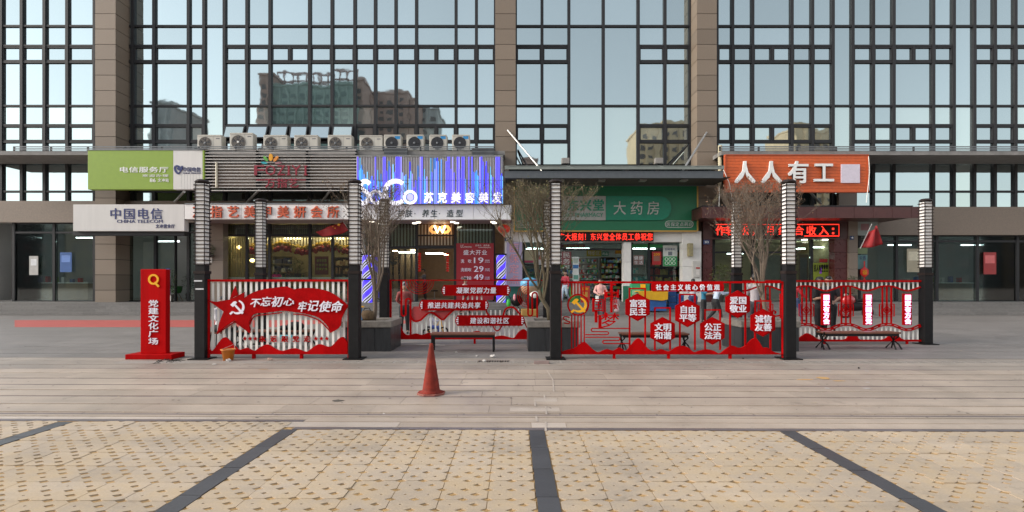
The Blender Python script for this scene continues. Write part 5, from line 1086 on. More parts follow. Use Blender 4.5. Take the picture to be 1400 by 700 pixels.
for _ in range(14): x = X(rr.uniform(258, 272), 11.6); y = 11.8 + rr.uniform(-.1, .1); mb.tube([(x, y, .004), (x + rr.uniform(-.1, .1), y, .03), (x + rr.uniform(-.15, .15), y, .004)], .005, 4)
tag(mb.build('cable_scraps', BLACKM), 'small pile of dark scraps left of the leftmost front lamp post', 'cable scraps')
stn = M('yellow_paint_mark', (0.5, 0.3, 0.12), .8, var=.3, scale=30); whm = M('white_paint_mark', (0.55, 0.52, 0.5), .8, var=.2, scale=30)
def mark(px, py, w, d, mat, nm='paint_mark'):
    Yp = GY(py); x = X(px, Yp); n = 9; v = [(x + w / 2 * math.cos(2 * PI * k / n) * R.uniform(.6, 1), Yp + d / 2 * math.sin(2 * PI * k / n) * R.uniform(.6, 1), .0035) for k in range(n)]; o = MB().add(v, [tuple(range(n))]).build(nm, mat, paving)
for a in ((1100, 519, .35, .12), (1125, 517, .3, .3), (1147, 521, .3, .1), (360, 505, .25, .06)): mark(*a, stn)
for a in ((1131, 507.5, .25, .06), (1131, 531, .12, .07), (1185, 531, .16, .07), (1186, 523, .1, .05), (1185, 507.5, .12, .05), (1080, 495.5, .25, .06)): mark(*a, whm)
WS = M('worn_white_smear', (0.46, 0.42, 0.38), .8, var=.15, scale=12)
mark(600, 472, .5, .25, WS, 'smear'); mark(588, 471, .9, .2, WS, 'smear')
# basket and yellow handled tool on the left planter
Yp_ = 12.6; x = X(502, Yp_); t = thing('backpack_basket', 'brown woven basket bag on the left planter edge', 'basket', (x, Yp_, .71)); BSK = M('woven_brown', (0.13, 0.085, 0.045), .9, var=.35, scale=40, bump=1)
MB().lathe([(.13, .71), (.16, .76), (.165, .86), (.14, .93), (.02, .95)], (x, Yp_, 0), 14, .8).build('basket_body', BSK, t, True); MB().tube([(x - .1, Yp_, .9), (x - .06, Yp_ - .02, .99), (x + .05, Yp_, 1.0), (x + .1, Yp_, .9)], .012, 6).build('basket_handle', BLACKM, t)
t = thing('hand_tool', 'yellow and blue handled tool leaning on the left planter', 'tool', (X(494, 12.5), 12.5, .71)); MB().tube([(X(495, 12.5), 12.5, .72), (X(493.6, 12.5), 12.55, 1.02)], .016, 6).build('handle', M('blue_grip', (0.05, 0.15, 0.3), .5), t); MB().box(X(491, 12.5), X(497, 12.5), 12.53, 12.57, 1.02, 1.05).build('grip_bar', YEL, t)
# bag on the bench behind the fence
t = thing('duffel_bag', 'black bag with light blue trim lying on the bench behind the star banner fence', 'bag', (X(402, 13), 13, .44)); MB().ball((X(404, 13), 13, .53), (.22, .13, .12), 12, 8).build('bag_body', BLACKM, t, True); MB().ball((X(388, 13), 13, .49), (.12, .12, .07), 12, 8).build('bag_pocket', BLACKM, t, True)
MB().box(X(383, 12.85), X(402, 12.85), 12.72, 12.76, .28, .34).build('blue_trim', M('cyan_cloth', (0.1, 0.45, 0.55), .6), t)
# ------------------------------------------------------------------ lanterns, flags, barber poles
LR = M('lantern_red', (0.5, 0.015, 0.01), .45, emit=.25); 
def lantern(px, py, w, Y, lab, cord=8):
    x, z, r = X(px, Y), Z(py, Y), w / 2; t = thing('red_lantern', lab, 'lantern', (x, Y, z - r), 'red lanterns'); mb = MB().ball((x, Y, z), (r, r, r * .72), 16, 10); mb.build('lantern_body', LR, t, True)
    for k in range(8): a = 2 * PI * k / 8; MB().tube([(x + (r + .006) * math.cos(a) * math.cos(q_), Y + (r + .006) * math.sin(a) * math.cos(q_), z + (r * .72 + .006) * math.sin(q_)) for q_ in [-1.3 + .325 * j for j in range(9)]], .008, 4).build('lantern_rib', GOLD, t)
    for s in (-1, 1): MB().lathe([(r * .42, z + s * r * .66 - .025), (r * .42, z + s * r * .66 + .025)], (x, Y, 0), 12).build('lantern_collar', GOLD, t)
    MB().box(x - r * .2, x + r * .2, Y - r * .2, Y + r * .2, z - r * .72 - r * .5, z - r * .70).build('tassel', LR, t); MB().tube([(x, Y, z + r * .68), (x, Y, z + r * .68 + cord / 28)], .008, 4).build('cord', BLACKM, t)
lantern(689, 313, .62, 26.6, 'round red lantern hanging at the right end of the salon front'); lantern(484.5, 313.5, .56, 26.6, 'round red lantern hanging behind the left bare tree')
t = thing('paper_hanging', 'small red paper lantern ornament on the far right window', 'ornament', P(1182, 372, 27.7)); Yh = 27.8
MB().lathe([(.04, Z(379, Yh)), (.22, Z(375, Yh)), (.22, Z(369, Yh)), (.04, Z(365, Yh))], (X(1182, Yh), Yh, 0), 12, .2).build('body', LR, t); line('福', 1179, 1185, 369, 375.5, Yh - .06, YEL, t); MB().pb(1181.3, 1182.7, 357, 365, Yh, .02).build('cord', LR, t); MB().pp([(1182, 379), (1184, 384), (1182, 390), (1180, 384)], Yh, .02).build('tassel', LR, t)
for px, l in ((573.5, 'left'), (612, 'right')):
    t = thing('lantern_string', 'string of small red lanterns inside the salon door, %s one' % l, 'lantern string', P(px, 373, 28.6), 'lantern strings')
    for i in range(8): MB().ball(P(px, 347 + i * 3.3, 28.6), (.09, .09, .055), 8, 6).build('small_lantern', LR, t)
FLG = M('flag_red', (0.26, 0.008, 0.01), .7, var=.1)
def flag(lab, pts, Y, stars, pole):
    t = thing('flag', lab, 'flag', P(pole[0][0], pole[0][1], Y)); px = [p[0] for p in pts]; mb = MB(); n = 14
    a, b, c, d = pts[:4]                                      # top left, top right, bottom right, bottom left; a folded, sagging cloth
    v = []; f = []
    for j in range(7):
        for i in range(n):
            u, w = i / (n - 1), j / 6; tx = a[0] + (b[0] - a[0]) * u; ty = a[1] + (b[1] - a[1]) * u; bx = d[0] + (c[0] - d[0]) * u; by = d[1] + (c[1] - d[1]) * u
            sag = 2.2 * math.sin(PI * u) * w; x_, y_ = tx + (bx - tx) * w, ty + (by - ty) * w + sag; p = P(x_, y_, Y); v.append((p[0], p[1] + .12 * math.sin(u * 9 + w), p[2]))
    for j in range(6):
        for i in range(n - 1): f.append((j * n + i, j * n + i + 1, (j + 1) * n + i + 1, (j + 1) * n + i))
    o = mb.add(v, f).build('flag_cloth', FLG, t, True); so_ = o.modifiers.new('solid', 'SOLIDIFY'); so_.thickness = .01
    MB().tube([P(*pole[0], Y), P(*pole[1], Y)], .02, 6).build('flag_pole', ALU, t); mb = MB()
    for (x_, y_, r_) in stars: mb.pp(star_pts(x_, y_, r_, .3), Y - .17, .02)
    if stars: mb.build('flag_star', YEL, t)
flag('red flag with yellow stars on a slanting pole under the white fascia', [(431, 317), (469, 303), (477, 315), (440, 323.5)], 26.2, [(463, 307, 2.4), (455, 309.5, .9), (458, 312, .9)], ((469, 302), (479, 318)))
flag('red flag hanging at the right edge by the stone pier', [(1188, 319), (1200, 308), (1206, 334), (1178, 338)], 25.2, [], ((1192, 306), (1176, 340)))
t = thing('fringe_garland', 'garland of red and yellow balloons across the nail shop window', 'garland', P(400, 345, 29.0)); 
BR = M('balloon_red', (0.32, 0.015, 0.01), .3); BY = M('balloon_yellow', (0.5, 0.3, 0.02), .3)
br_m = MB().ball((0, 0, 0), (.15, .15, .17), 10, 7).mesh('balloon', True); by_m = br_m.copy(); br_m.materials.append(BR); by_m.materials.append(BY)
for i in range(78):
    px = 340 + i * 1.83; dip = 2.5 * math.sin(i * .19); up = i % 3 == 0; o = obj('balloon', by_m if up or R.random() < .18 else br_m, t); o.location = Vector(P(px, (336 if up else 341.5) + dip + R.uniform(-1.5, 2), 28.9 + R.uniform(-.12, .12))) - t.location; s = R.uniform(.75, 1.15); o.scale = (s, s, s)
GW = M('barber_glow', (0.06, 0.03, 1.0), .5, var=0, obj=0, emit=.9); GW2 = M('barber_white', (0.85, 0.85, 1.0), .5, var=0, obj=0, emit=.35)
def barber(px0, px1, y0, y1, lab, Y=26.9):
    t = thing('barber_pole', lab, 'barber pole', P((px0 + px1) / 2, y1, Y), 'barber poles'); x0, x1 = X(px0, Y), X(px1, Y); m_ = (y0 + y1) / 2; r = (x1 - x0) / 2; cx = (x0 + x1) / 2
    for (a, b) in ((y0 - 1, y0 + 1), (m_ - 1.2, m_ + 1.2), (y1 - 1, y1 + 1)): MB().box(x0 - .04, x1 + .04, Y - r - .04, Y + r + .04, Z(b, Y), Z(a, Y)).build('bracket', BLACKM, t)
    for (a, b) in ((y0 + 1, m_ - 1.2), (m_ + 1.2, y1 - 1)):
        z0, z1_ = Z(b, Y) + .003, Z(a, Y) - .003; MB().lathe([(r * .94, z0), (r * .94, z1_)], (cx, Y, 0), 20).build('glass_tube', GW, t, False)
        n = 20; tw = .9
        for k, (mt_, wdt, off) in enumerate(((GW2, .27, .0), (BLACKM, .06, .05), (BLACKM, .06, .17), (GW2, .27, .5), (BLACKM, .06, .55), (BLACKM, .06, .67))):
            v = []; f = []; S_ = 20; hgt = z1_ - z0
            for j in range(S_ + 1):
                for q_ in range(7):
                    u = off + wdt * q_ / 6; a_ = 2 * PI * (u + tw * j / S_); v.append((cx + r * (.97 + k * .004) * math.cos(a_), Y + r * (.97 + k * .004) * math.sin(a_), z0 + hgt * j / S_))
            for j in range(S_):
                for q_ in range(6): f.append((j * 7 + q_, j * 7 + q_ + 1, (j + 1) * 7 + q_ + 1, (j + 1) * 7 + q_))
            MB().add(v, f).build('spiral_stripe', mt_, t)
barber(495.5, 509, 348, 416, 'glowing blue and white barber pole left of the bare tree'); barber(678.5, 691.5, 348, 416, 'glowing blue and white barber pole right of the red price poster')
# ------------------------------------------------------------------ pharmacy goods, posters, counters
def shelf(lab, a, b, y0, y1, Y, rows, cols, depth=.5, name='shelf_unit', sc=(9, 3, 6), woodm=None, fill=.8):
    t = thing(name, lab, 'shelf', P((a + b) / 2, y1, Y)); x0, x1, z0, z1_ = X(a, Y), X(b, Y), max(FL, Z(y1, Y)), Z(y0, Y); wm = woodm or ALU
    for i in range(rows + 1): z = z0 + (z1_ - z0) * i / rows; MB().box(x0, x1, Y, Y + depth, z - .015, z + .015).build('board', wm, t)
    for x in (x0, x1): MB().box(x - .03, x - .001, Y, Y + depth, z0, z1_).build('side', wm, t) if x == x0 else MB().box(x + .001, x + .03, Y, Y + depth, z0, z1_).build('side', wm, t)
    MB().box(x0, x1, Y + depth + .001, Y + depth + .02, z0, z1_).build('back', wm, t)
    mb = MB(); hr = (z1_ - z0) / rows
    for i in range(rows):
        x = x0 + .02
        while x < x1 - .12:
            w = R.uniform(.07, .16); 
            if R.random() < fill: h = hr * R.uniform(.45, .82); mb.box(x, x + w * .92, Y + .02 + R.uniform(0, .05), Y + depth * .8, z0 + hr * i + .016, z0 + hr * i + .016 + h)
            x += w
    g = mb.build('shelf_goods', cols, None, kind='stuff'); tag(g, 'packets and bottles on the ' + lab, 'goods')
PHC = cells('medicine_boxes', [(0.5, 0.5, 0.45), (0.05, 0.25, 0.15), (0.4, 0.05, 0.04), (0.5, 0.35, 0.08), (0.1, 0.2, 0.4), (0.55, 0.5, 0.5), (0.2, 0.35, 0.15)], (9, 2, 6)); YRC = cells('red_yellow_packs', [(0.55, 0.03, 0.02), (0.65, 0.35, 0.02), (0.5, 0.02, 0.02), (0.6, 0.45, 0.1)], (7, 1, 3)); TLC = cells('teal_packs', [(0.03, 0.3, 0.28), (0.1, 0.4, 0.35), (0.5, 0.55, 0.5), (0.02, 0.2, 0.2)], (8, 1, 4))
DKW = M('dark_wood', (0.06, 0.035, 0.02), .5)
shelf('dark wooden pharmacy shelves behind the right window', 889, 932, 342, 410, 28.9, 6, YRC, .4, woodm=DKW); shelf('teal pharmacy shelves behind the left pane of the right window', 864, 886, 350, 410, 28.7, 5, TLC, .4)
shelf('tall medicine shelves seen through the open pharmacy door, right part', 822, 850, 352, 411, 30.5, 8, PHC, .4, woodm=DKW); shelf('medicine shelves at the back of the pharmacy, middle part', 766, 818, 352, 405, 32.3, 7, PHC, .4); shelf('medicine shelves behind the left pharmacy window', 718, 754, 364, 411, 29.2, 5, PHC, .4)
shelf('shelves with dark blue boxes in the nail shop', 372, 400, 350, 372, 31, 2, cells('navy_boxes', [(0.03, 0.04, 0.12), (0.4, 0.4, 0.4), (0.02, 0.02, 0.06)], (5, 1, 5)), .4, woodm=CREAM); shelf('low display shelves with gold bottles in the nail shop', 372, 416, 373, 400, 31.3, 3, cells('gold_bottles', [(0.4, 0.25, 0.05), (0.3, 0.2, 0.1), (0.15, 0.2, 0.05), (0.5, 0.4, 0.25)], (8, 1, 4)), .4, woodm=CREAM)
shelf('display cabinet at the right end of the nail shop', 458, 480, 352, 410, 31, 5, cells('cabinet_goods', [(0.3, 0.18, 0.1), (0.45, 0.35, 0.2), (0.2, 0.1, 0.05)], (6, 1, 5)), .4, woodm=DKW); shelf('salon shelf with bottles beside the left glass', 534, 552, 350, 405, 32, 5, cells('salon_bottles', [(0.3, 0.2, 0.1), (0.05, 0.05, 0.05), (0.4, 0.3, 0.2)], (8, 1, 4)), .4, woodm=DKW)
def poster(lab, a, b, c, d, Y, col, parts=(), t_=.015):
    nm = 'pm_%d' % (abs(hash(col)) % 99999); nm = 'print_%d_%d_%d' % tuple(int(v * 255) for v in col); t = thing('poster', lab, 'poster', P((a + b) / 2, d, Y)); MB().pb(a, b, c, d, Y, t_).build('sheet', M(nm, col, .5), t)
    for k, (kind, *r) in enumerate(parts):
        if kind == 'box': MB().pb(r[0], r[1], r[2], r[3], Y - .004 - k * .0006, .003).build('printed_field', M('print_%d_%d_%d' % tuple(int(v * 255) for v in r[4]), r[4], .5), t)
        if kind == 'txt': chars(r[0], r[1], r[2], r[3], r[4], Y - .006, r[5], t, t=.004, bold=.03)
    return t
YW2 = YW - .12; W_ = (0.6, 0.62, 0.58); G_ = (0.02, 0.28, 0.08); R_ = (0.45, 0.02, 0.02)
poster('red poster with a heart shaped picture on the right pharmacy window', 891.5, 904, 344, 362, YW2, R_, (('box', 893.5, 902, 350, 357, (0.3, 0.12, 0.08)), ('txt', '200', 893.5, 902, 346, 349.5, YEL)))
poster('white and green poster with round pictures on the right pharmacy window', 906.5, 926, 335.5, 364, YW2, W_, (('box', 906.7, 925.8, 350.5, 363.8, G_), ('box', 913.5, 919, 344, 349, (0.15, 0.17, 0.2)), ('txt', '扫码有礼', 909, 923.5, 339, 342.5, NAVY), ('txt', '○○○', 909, 923.5, 352, 356.5, WL), ('txt', '○○○', 909, 923.5, 357.5, 362, WL)))
poster('pair of faded pink posters on the left pane of the right pharmacy window', 866, 880, 349, 362, YW2, (0.28, 0.15, 0.13), (('txt', '健康', 867, 879, 350, 355.3, WL), ('txt', '生活', 867, 879, 356.3, 361.3, WL)))
poster('yellow banner inside the pharmacy entrance', 802, 822, 341, 350.5, 29.3, (0.4, 0.33, 0.04), (('txt', '特价区', 804, 820, 343, 349, SLET),)); poster('small green board inside the pharmacy entrance', 822.5, 832, 344, 350, 29.3, (0.02, 0.2, 0.1), (('txt', '药品', 823.5, 831, 345, 349, WL),)); poster('orange board inside the pharmacy entrance', 841, 850, 341, 347, 29.3, (0.5, 0.2, 0.02), (('txt', '会员', 842, 849, 342, 346, YEL),))
poster('pair of maroon posters on the glass left of the pharmacy door', 757, 781, 344, 362, 27.55, (0.18, 0.05, 0.05), (('txt', '便民', 758.5, 779.5, 345, 352.5, SLET), ('txt', '服务', 758.5, 779.5, 353.5, 361, SLET)))
poster('blue and white notices stuck on the column left of the pharmacy door', 783, 791.5, 351, 384, 27.3, (0.5, 0.52, 0.5), (('box', 783.4, 791, 362, 367, (0.03, 0.12, 0.3)), ('box', 784, 790.5, 353, 360, (0.3, 0.35, 0.3)), ('box', 784, 790.5, 376, 382, (0.1, 0.25, 0.2))))
poster('red and gold paper poster standing by the pharmacy entrance', 794, 806.5, 391, 416, 26.6, (0.4, 0.03, 0.02), (('box', 797, 803.5, 399, 406, (0.5, 0.25, 0.04)), ('txt', '招财', 796, 804.5, 393, 397, YEL)))
poster('cream notice with pink band on the left pharmacy window', 717, 733, 342, 356, YW2, (0.4, 0.36, 0.22), (('box', 717.2, 732.8, 356.2, 359, (0.4, 0.04, 0.1)),)); poster('white oval cat shaped notice on the left pharmacy window', 735, 743, 344, 362, YW2, (0.5, 0.48, 0.45), (('box', 736.5, 741.5, 349, 355, (0.35, 0.08, 0.07)),)); poster('red ribbon ornament on the left pharmacy window', 740.5, 745.5, 364, 372, YW2, (0.5, 0.03, 0.02), ())
poster('green panel with promotion print under the left pharmacy column', 778.5, 793, 392, 414, 27.0, (0.03, 0.2, 0.04), (('box', 780, 786, 396, 408, (0.12, 0.3, 0.05)),))
poster('green strip along the top of the right pharmacy window', 863.8, 932.5, 334, 338.5, YW2, (0.02, 0.26, 0.07), (('txt', '东兴堂大药房', 868, 900, 334.6, 338, WL),)) if False else poster('green strip along the top left of the right pharmacy window', 863.8, 886, 334, 338.5, YW2, (0.02, 0.26, 0.07))
poster('green strip along the top of the second pane of the pharmacy window', 888.3, 906, 334, 338.5, YW2, (0.02, 0.26, 0.07))
poster('red diagonal banner at the top of the pharmacy entrance', 766.5, 800, 334, 338.5, 28.2, (0.35, 0.03, 0.03), (('txt', '热烈庆祝', 770, 797, 334.6, 338, YEL),)); poster('dark red menu board on the nail shop back wall', 430.5, 449, 350.5, 375.5, 29.6, (0.14, 0.012, 0.015), (('txt', '美甲价目', 433, 446.5, 354, 358.5, M('olive_letters', (0.3, 0.32, 0.03), .5)), ('txt', '手部护理', 432, 447.5, 360.5, 364, MATS['olive_letters']), ('txt', '美睫护理', 432, 447.5, 366, 369.5, MATS['olive_letters'])))
poster('yellow green recruiting poster with dark letters in the right window', 1112, 1132.5, 359.5, 384, YW2, (0.21, 0.26, 0.02), (('txt', '招人啦!!!', 1113, 1132, 361.5, 371.5, BLACKM), ('box', 1120.5, 1123.5, 366, 374, (0.3, 0.08, 0.6))))
poster('small red hanging banner above the recruiting poster', 1120.5, 1131.5, 354, 358.5, YW2, (0.3, 0.02, 0.02)); poster('greenish picture poster in the far right window, upper', 1173, 1186, 339, 347, YW2, (0.2, 0.25, 0.12)); poster('teal notice poster in the far right window, lower', 1173, 1186, 348.5, 368, YW2, (0.12, 0.25, 0.25), (('txt', '公告', 1175, 1184, 350, 355, NAVY),)); poster('pale cartoon print above the far right window', 1172, 1200, 300, 322, 27.3, (0.28, 0.32, 0.3), (('box', 1177, 1188, 306, 315, (0.3, 0.15, 0.16)),))
poster('beige partition panel behind the right bare tree', 1031, 1068, 349, 410, 28.7, (0.33, 0.28, 0.22)); poster('wooden door frame panel inside the right shop', 1092, 1105, 348, 411, 29.5, (0.2, 0.13, 0.08), (('box', 1094, 1103, 352, 409, (0.16, 0.17, 0.16)),))
t = thing('electric_box', 'white electric box with red print on the white column right of the pharmacy', 'electric box', P(952.5, 378, 27.1)); MB().pb(947.5, 957.5, 357, 379, 27.12, .07).build('case', M('box_white', (0.5, 0.48, 0.44), .5), t, bev=.008); MB().pb(951.5, 957, 365.5, 367.3, 27.11, .005).build('red_print', RED, t); MB().pb(951.5, 956.5, 369, 375.5, 27.11, .005).build('print', PAP, t)
t = thing('wall_lamp_box', 'old yellowish box lamp on the white column right of the pharmacy', 'wall lamp', P(945, 350, 27.1)); MB().pb(941.3, 948, 332.5, 350.5, 26.95, .24).build('case', M('yellowed_plastic', (0.3, 0.26, 0.14), .6, var=.25, scale=9), t, bev=.03)
# ------------------------------------------------------------------ counters and crates before the pharmacy
CRB = M('blue_crate_plastic', (0.02, 0.09, 0.28), .5); YCL = M('yellow_cloth', (0.62, 0.34, 0.01), .8, bump=.3, bscale=12)
t = thing('promotion_table', 'table draped in yellow cloth on blue crates before the pharmacy', 'table', P(879, 425, 25.6)); Yt = 25.2
cl = smooth_path([(875, 406), (884, 407.5), (893, 406), (903, 399.5), (913, 399)], 3)
MB().pp([(872.5, 399), (913.5, 399), (913, 409.5), (905, 411), (893, 410), (884, 409), (876, 404.5)], Yt, .05).build('tablecloth', YCL, t); MB().box(X(872, Yt), X(914, Yt), Yt, Yt + .8, Z(399, Yt) , Z(399, Yt) + .03).build('table_top', YCL, t)
for (a, b) in ((874.5, 888), (888.5, 911)): MB().pb(a, b, 410, 417.5, Yt + .06, .5).build('crate', CRB, t)
MB().pb(874.5, 911, 417.6, 425, Yt + .06, .5).build('crate', CRB, t)
t = thing('goods_display', 'green and white promotion display on the counter by the yellow cloth', 'display', P(866, 425, 25.9)); MB().pb(863.5, 888, 388, 424, 25.9, .4).build('body', M('leaf_green_print', (0.03, 0.3, 0.12), .5), t); MB().pb(876, 882.5, 388.5, 395, 25.85, .03).build('yellow_card', YEL, t); MB().pb(864.5, 875, 397, 403, 25.85, .03).build('pale_card', M('pale_green', (0.3, 0.5, 0.3), .5), t)
for k, (px, py, l) in enumerate(((898, 392, 'lower left'), (906, 390, 'upper right'))):
    tag(MB().ball(P(px, 396, 25.4), (.12, .12, .16)).build('bottle', M('yellow_bottle', (0.55, 0.4, 0.05), .4), None, True), 'yellow bottle on the yellow cloth table, %s one' % l, 'bottle', 'bottles on the cloth table')
for k, (a, b, c, d, l) in enumerate(((914.5, 924.5, 398, 405.5, 'topmost'), (914.5, 924.5, 406, 413.5, 'middle'), (914.5, 924.5, 414, 422, 'bottom'), (925.5, 935, 402, 412, 'right stack top'), (925.5, 935, 412.5, 422, 'right stack bottom'))):
    t = thing('crate', 'blue plastic crate right of the yellow cloth table, ' + l, 'crate', P((a + b) / 2, d, 25.6), 'blue crates by the pharmacy'); MB().pb(a, b, c, d, 25.6, .35).build('crate_body', CRB, t)
    for i in range(4): MB().pb(a - .2, b + .2, c + .6 + i * (d - c) / 4, c + 1.3 + i * (d - c) / 4, 25.57, .028).build('crate_rib', CRB, t)
# ------------------------------------------------------------------ plants, chair and standee by the left shop
LEAF = M('green_leaf', (0.045, 0.085, 0.02), .5, var=.4, scale=6); LEAF2 = M('yellow_green_leaf', (0.10, 0.13, 0.025), .5, var=.35, scale=6); POT = M('grey_pot', (0.12, 0.11, 0.1), .6)
def plant(lab, px, py, Y, w, h, n, leaf, z0=FL, potc=None, ph=.35):
    x = X(px, Y); t = thing('potted_plant', lab, 'plant', (x, Y, z0)); MB().lathe([(.14, z0), (.19, z0 + ph), (.21, z0 + ph), (.21, z0 + ph + .03), (.16, z0 + ph)], (x, Y, 0), 14).build('pot', potc or POT, t, True); mb = MB(); st_ = MB()
    for k in range(9): a = R.uniform(0, 2 * PI); st_.tube([(x, Y, z0 + ph), (x + math.cos(a) * w * .2, Y + math.sin(a) * w * .2, z0 + ph + h * .5), (x + math.cos(a) * w * .42, Y + math.sin(a) * w * .3, z0 + ph + h * R.uniform(.7, .95))], .008, 4)
    for k in range(n):
        a, q_ = R.uniform(0, 2 * PI), R.random() ** .5; zz = R.random(); s = (w / 2) * q_ * (1 - abs(zz - .55) * 1.1); p = Vector((x + math.cos(a) * s, Y + math.sin(a) * s * .7, z0 + ph + .05 + h * zz))
        u = Vector((math.cos(a) + R.gauss(0, .5), math.sin(a) + R.gauss(0, .5), R.uniform(-.6, .5))).normalized() * R.uniform(.08, .17); v_ = u.cross(Vector((R.gauss(0, .3), R.gauss(0, .3), 1))).normalized() * .028; mb.add([p, p + u * .5 + v_, p + u, p + u * .5 - v_], [(0, 1, 2, 3)])
    st_.build('stem', BARK, t); mb.build('leaves', leaf, t, kind='stuff')
plant('leafy green plant left of the right shop window, in a pot', 985, 400, 26.9, 1.3, 1.5, 420, LEAF2); plant('dark potted plant behind the blue standee at left', 232.5, 400, 27.5, .8, 1.3, 260, LEAF); plant('small potted plant right of the green chair at left', 259, 400, 28.6, .8, 1.1, 200, LEAF); plant('potted plant on a low stand in the nail shop', 407, 380, 30.4, .7, .8, 200, LEAF2, Z(383, 30.4)); plant('hanging green plant beside the stone pier above the first lamp post', 287, 345, 27.2, .55, .45, 130, LEAF, Z(352, 27.2), None, .12)
plant('potted plant beside the right stone pier', 1166, 392, 27.0, .8, .9, 160, LEAF); plant('hanging fern inside the salon glass', 538, 350, 28.6, .9, .5, 160, LEAF, Z(362, 28.6), None, .12)
t = thing('chair', 'green bucket chair on wooden legs inside the left shop', 'chair', (X(241, 28.8), 28.8, FL)); x, Yc2 = X(241, 28.8), 28.8
MB().lathe([(.05, FL + .40), (.22, FL + .43), (.28, FL + .58), (.30, FL + .80), (.28, FL + .80), (.2, FL + .5), (.04, FL + .45)], (x, Yc2, 0), 16).build('seat_shell', M('chair_green', (0.03, 0.16, 0.03), .5), t, True)
for sx in (-1, 1):
    for sy in (-1, 1): MB().tube([(x + sx * .08, Yc2 + sy * .08, FL + .4), (x + sx * .22, Yc2 + sy * .2, FL)], .018, 6).build('leg', TIMB, t)
t = thing('roll_up_standee', 'blue roll up advertising standee by the left shop door', 'standee', P(231, 413, 26.8)); MB().pb(226.5, 232, 367, 413, 26.8, .05).build('panel', M('standee_blue', (0.02, 0.08, 0.26), .5), t); MB().pb(227, 233.5, 404, 412, 26.77, .025).build('pale_print', PAP, t)
for (px, lb) in ((332, 'left'), (316, 'far left'), (354, 'right')):
    t = thing('pendant_lamp', 'glowing warm pendant lamp in the nail shop, %s one' % lb, 'pendant lamp', P(px - 18 if px != 354 else 345, 352, 29.5), 'pendant lamps of the nail shop'); p = P({332: 313.5, 316: 326.5, 354: 345}[px], {332: 353, 316: 338, 354: 356}[px], 29.4); MB().ball(p, (.13, .13, .1)).build('bulb', WARMB, t, True); MB().tube([(p[0], p[1], p[2] + .1), (p[0], p[1], Z(306, YW))], .008, 4).build('cord', BLACKM, t)
for (px, py, Y, nm) in ((282, 352, 27.3, 'white notice paper on the brown stone pier'),): tag(MB().pb(282, 290, 349, 359, 27.36, .01).build('notice', PAP), nm, 'notice')
# salon furniture
for (px, Y, l) in ((594, 29.4, 'round salon stool with chrome foot right of the barber'), (566, 29.6, 'round salon stool left of the door')):
    x = X(px, Y); t = thing('stool', l, 'stool', (x, Y, FL)); MB().lathe([(.2, FL + .5), (.21, FL + .56), (.02, FL + .58)], (x, Y, 0), 14).build('seat', BLACKM, t, True); MB().tube([(x, Y, FL), (x, Y, FL + .5)], .025, 8).build('stem', ALU, t); MB().lathe([(.2, FL), (.2, FL + .03)], (x, Y, 0), 14).build('foot', ALU, t)
# ------------------------------------------------------------------ stroller, motorbike, ride
def wheel(t, c, r, w=.05, rim=ALU):
    pts = [(c[0] + r * math.cos(a), c[1], c[2] + r * math.sin(a)) for a in [2 * PI * k / 18 for k in range(19)]]; wh = MB().tube(pts, w * .5, 6, False).build('tyre', BLACKM, t, True); mb = MB()
    for k in range(6): a = PI * k / 3; mb.tube([c, (c[0] + r * .9 * math.cos(a), c[1], c[2] + r * .9 * math.sin(a))], .008, 4)
    mb.build('spokes', rim, t)
Ys = 25.0; x = X(705, Ys); t = thing('stroller', 'black baby stroller with green and pink bags hanging', 'stroller', (x, Ys, 0))
for dx in (-.35, .35, .2): wheel(t, (x + dx, Ys + (.2 if dx == .2 else 0), .13), .12)
mb = MB(); mb.tube([(x - .45, Ys, 1.15), (x - .2, Ys, .75), (x + .35, Ys, .15)], .018, 6); mb.tube([(x - .35, Ys, .15), (x + .1, Ys, .7), (x + .3, Ys, 1.0)], .018, 6); mb.tube([(x - .5, Ys + .1, 1.3), (x - .42, Ys, 1.1)], .02, 6); mb.build('frame', BLACKM, t)
MB().ball((x + .05, Ys, .72), (.3, .25, .28), 12, 8).build('seat', BLACKM, t, True); MB().ball((x - .33, Ys - .2, .6), (.1, .06, .2)).build('green_bag', M('green_bag', (0.03, 0.4, 0.05), .5), t, True); MB().ball((x - .05, Ys - .28, .88), (.07, .06, .16)).build('pink_bag', M('pink_bag', (0.6, 0.25, 0.28), .6), t, True)
Ym = 23.5; x = X(1171, Ym); t = thing('motor_scooter', 'red and black motor scooter parked behind the right fence', 'scooter', (x, Ym, 0)); MRD = M('scooter_red', (0.4, 0.02, 0.02), .3, coat=.5)
wheel(t, (x - .5, Ym, .24), .22, .1); wheel(t, (x + .5, Ym, .24), .22, .1); MB().ball((x - .05, Ym, .5), (.6, .16, .2), 14, 8).build('body', BLACKM, t, True); MB().ball((x - .35, Ym, .78), (.3, .14, .24), 14, 8).build('front_panel', MRD, t, True); MB().ball((x + .25, Ym, .78), (.36, .14, .08), 12, 6).build('saddle', BLACKM, t, True)
mb = MB(); mb.tube([(x - .52, Ym, .3), (x - .38, Ym, 1.1)], .025, 6); mb.tube([(x - .38, Ym - .3, 1.1), (x - .38, Ym + .3, 1.1)], .02, 6); mb.build('handlebar', BLACKM, t); MB().ball((x - .48, Ym, 1.02), .08).build('headlight', ALU, t, True)
Yr_ = 24.6; x = X(724, Yr_); t = thing('kiddie_ride', 'plain rounded blue and white coin ride near the middle planter', 'kiddie ride', (x, Yr_, 0))
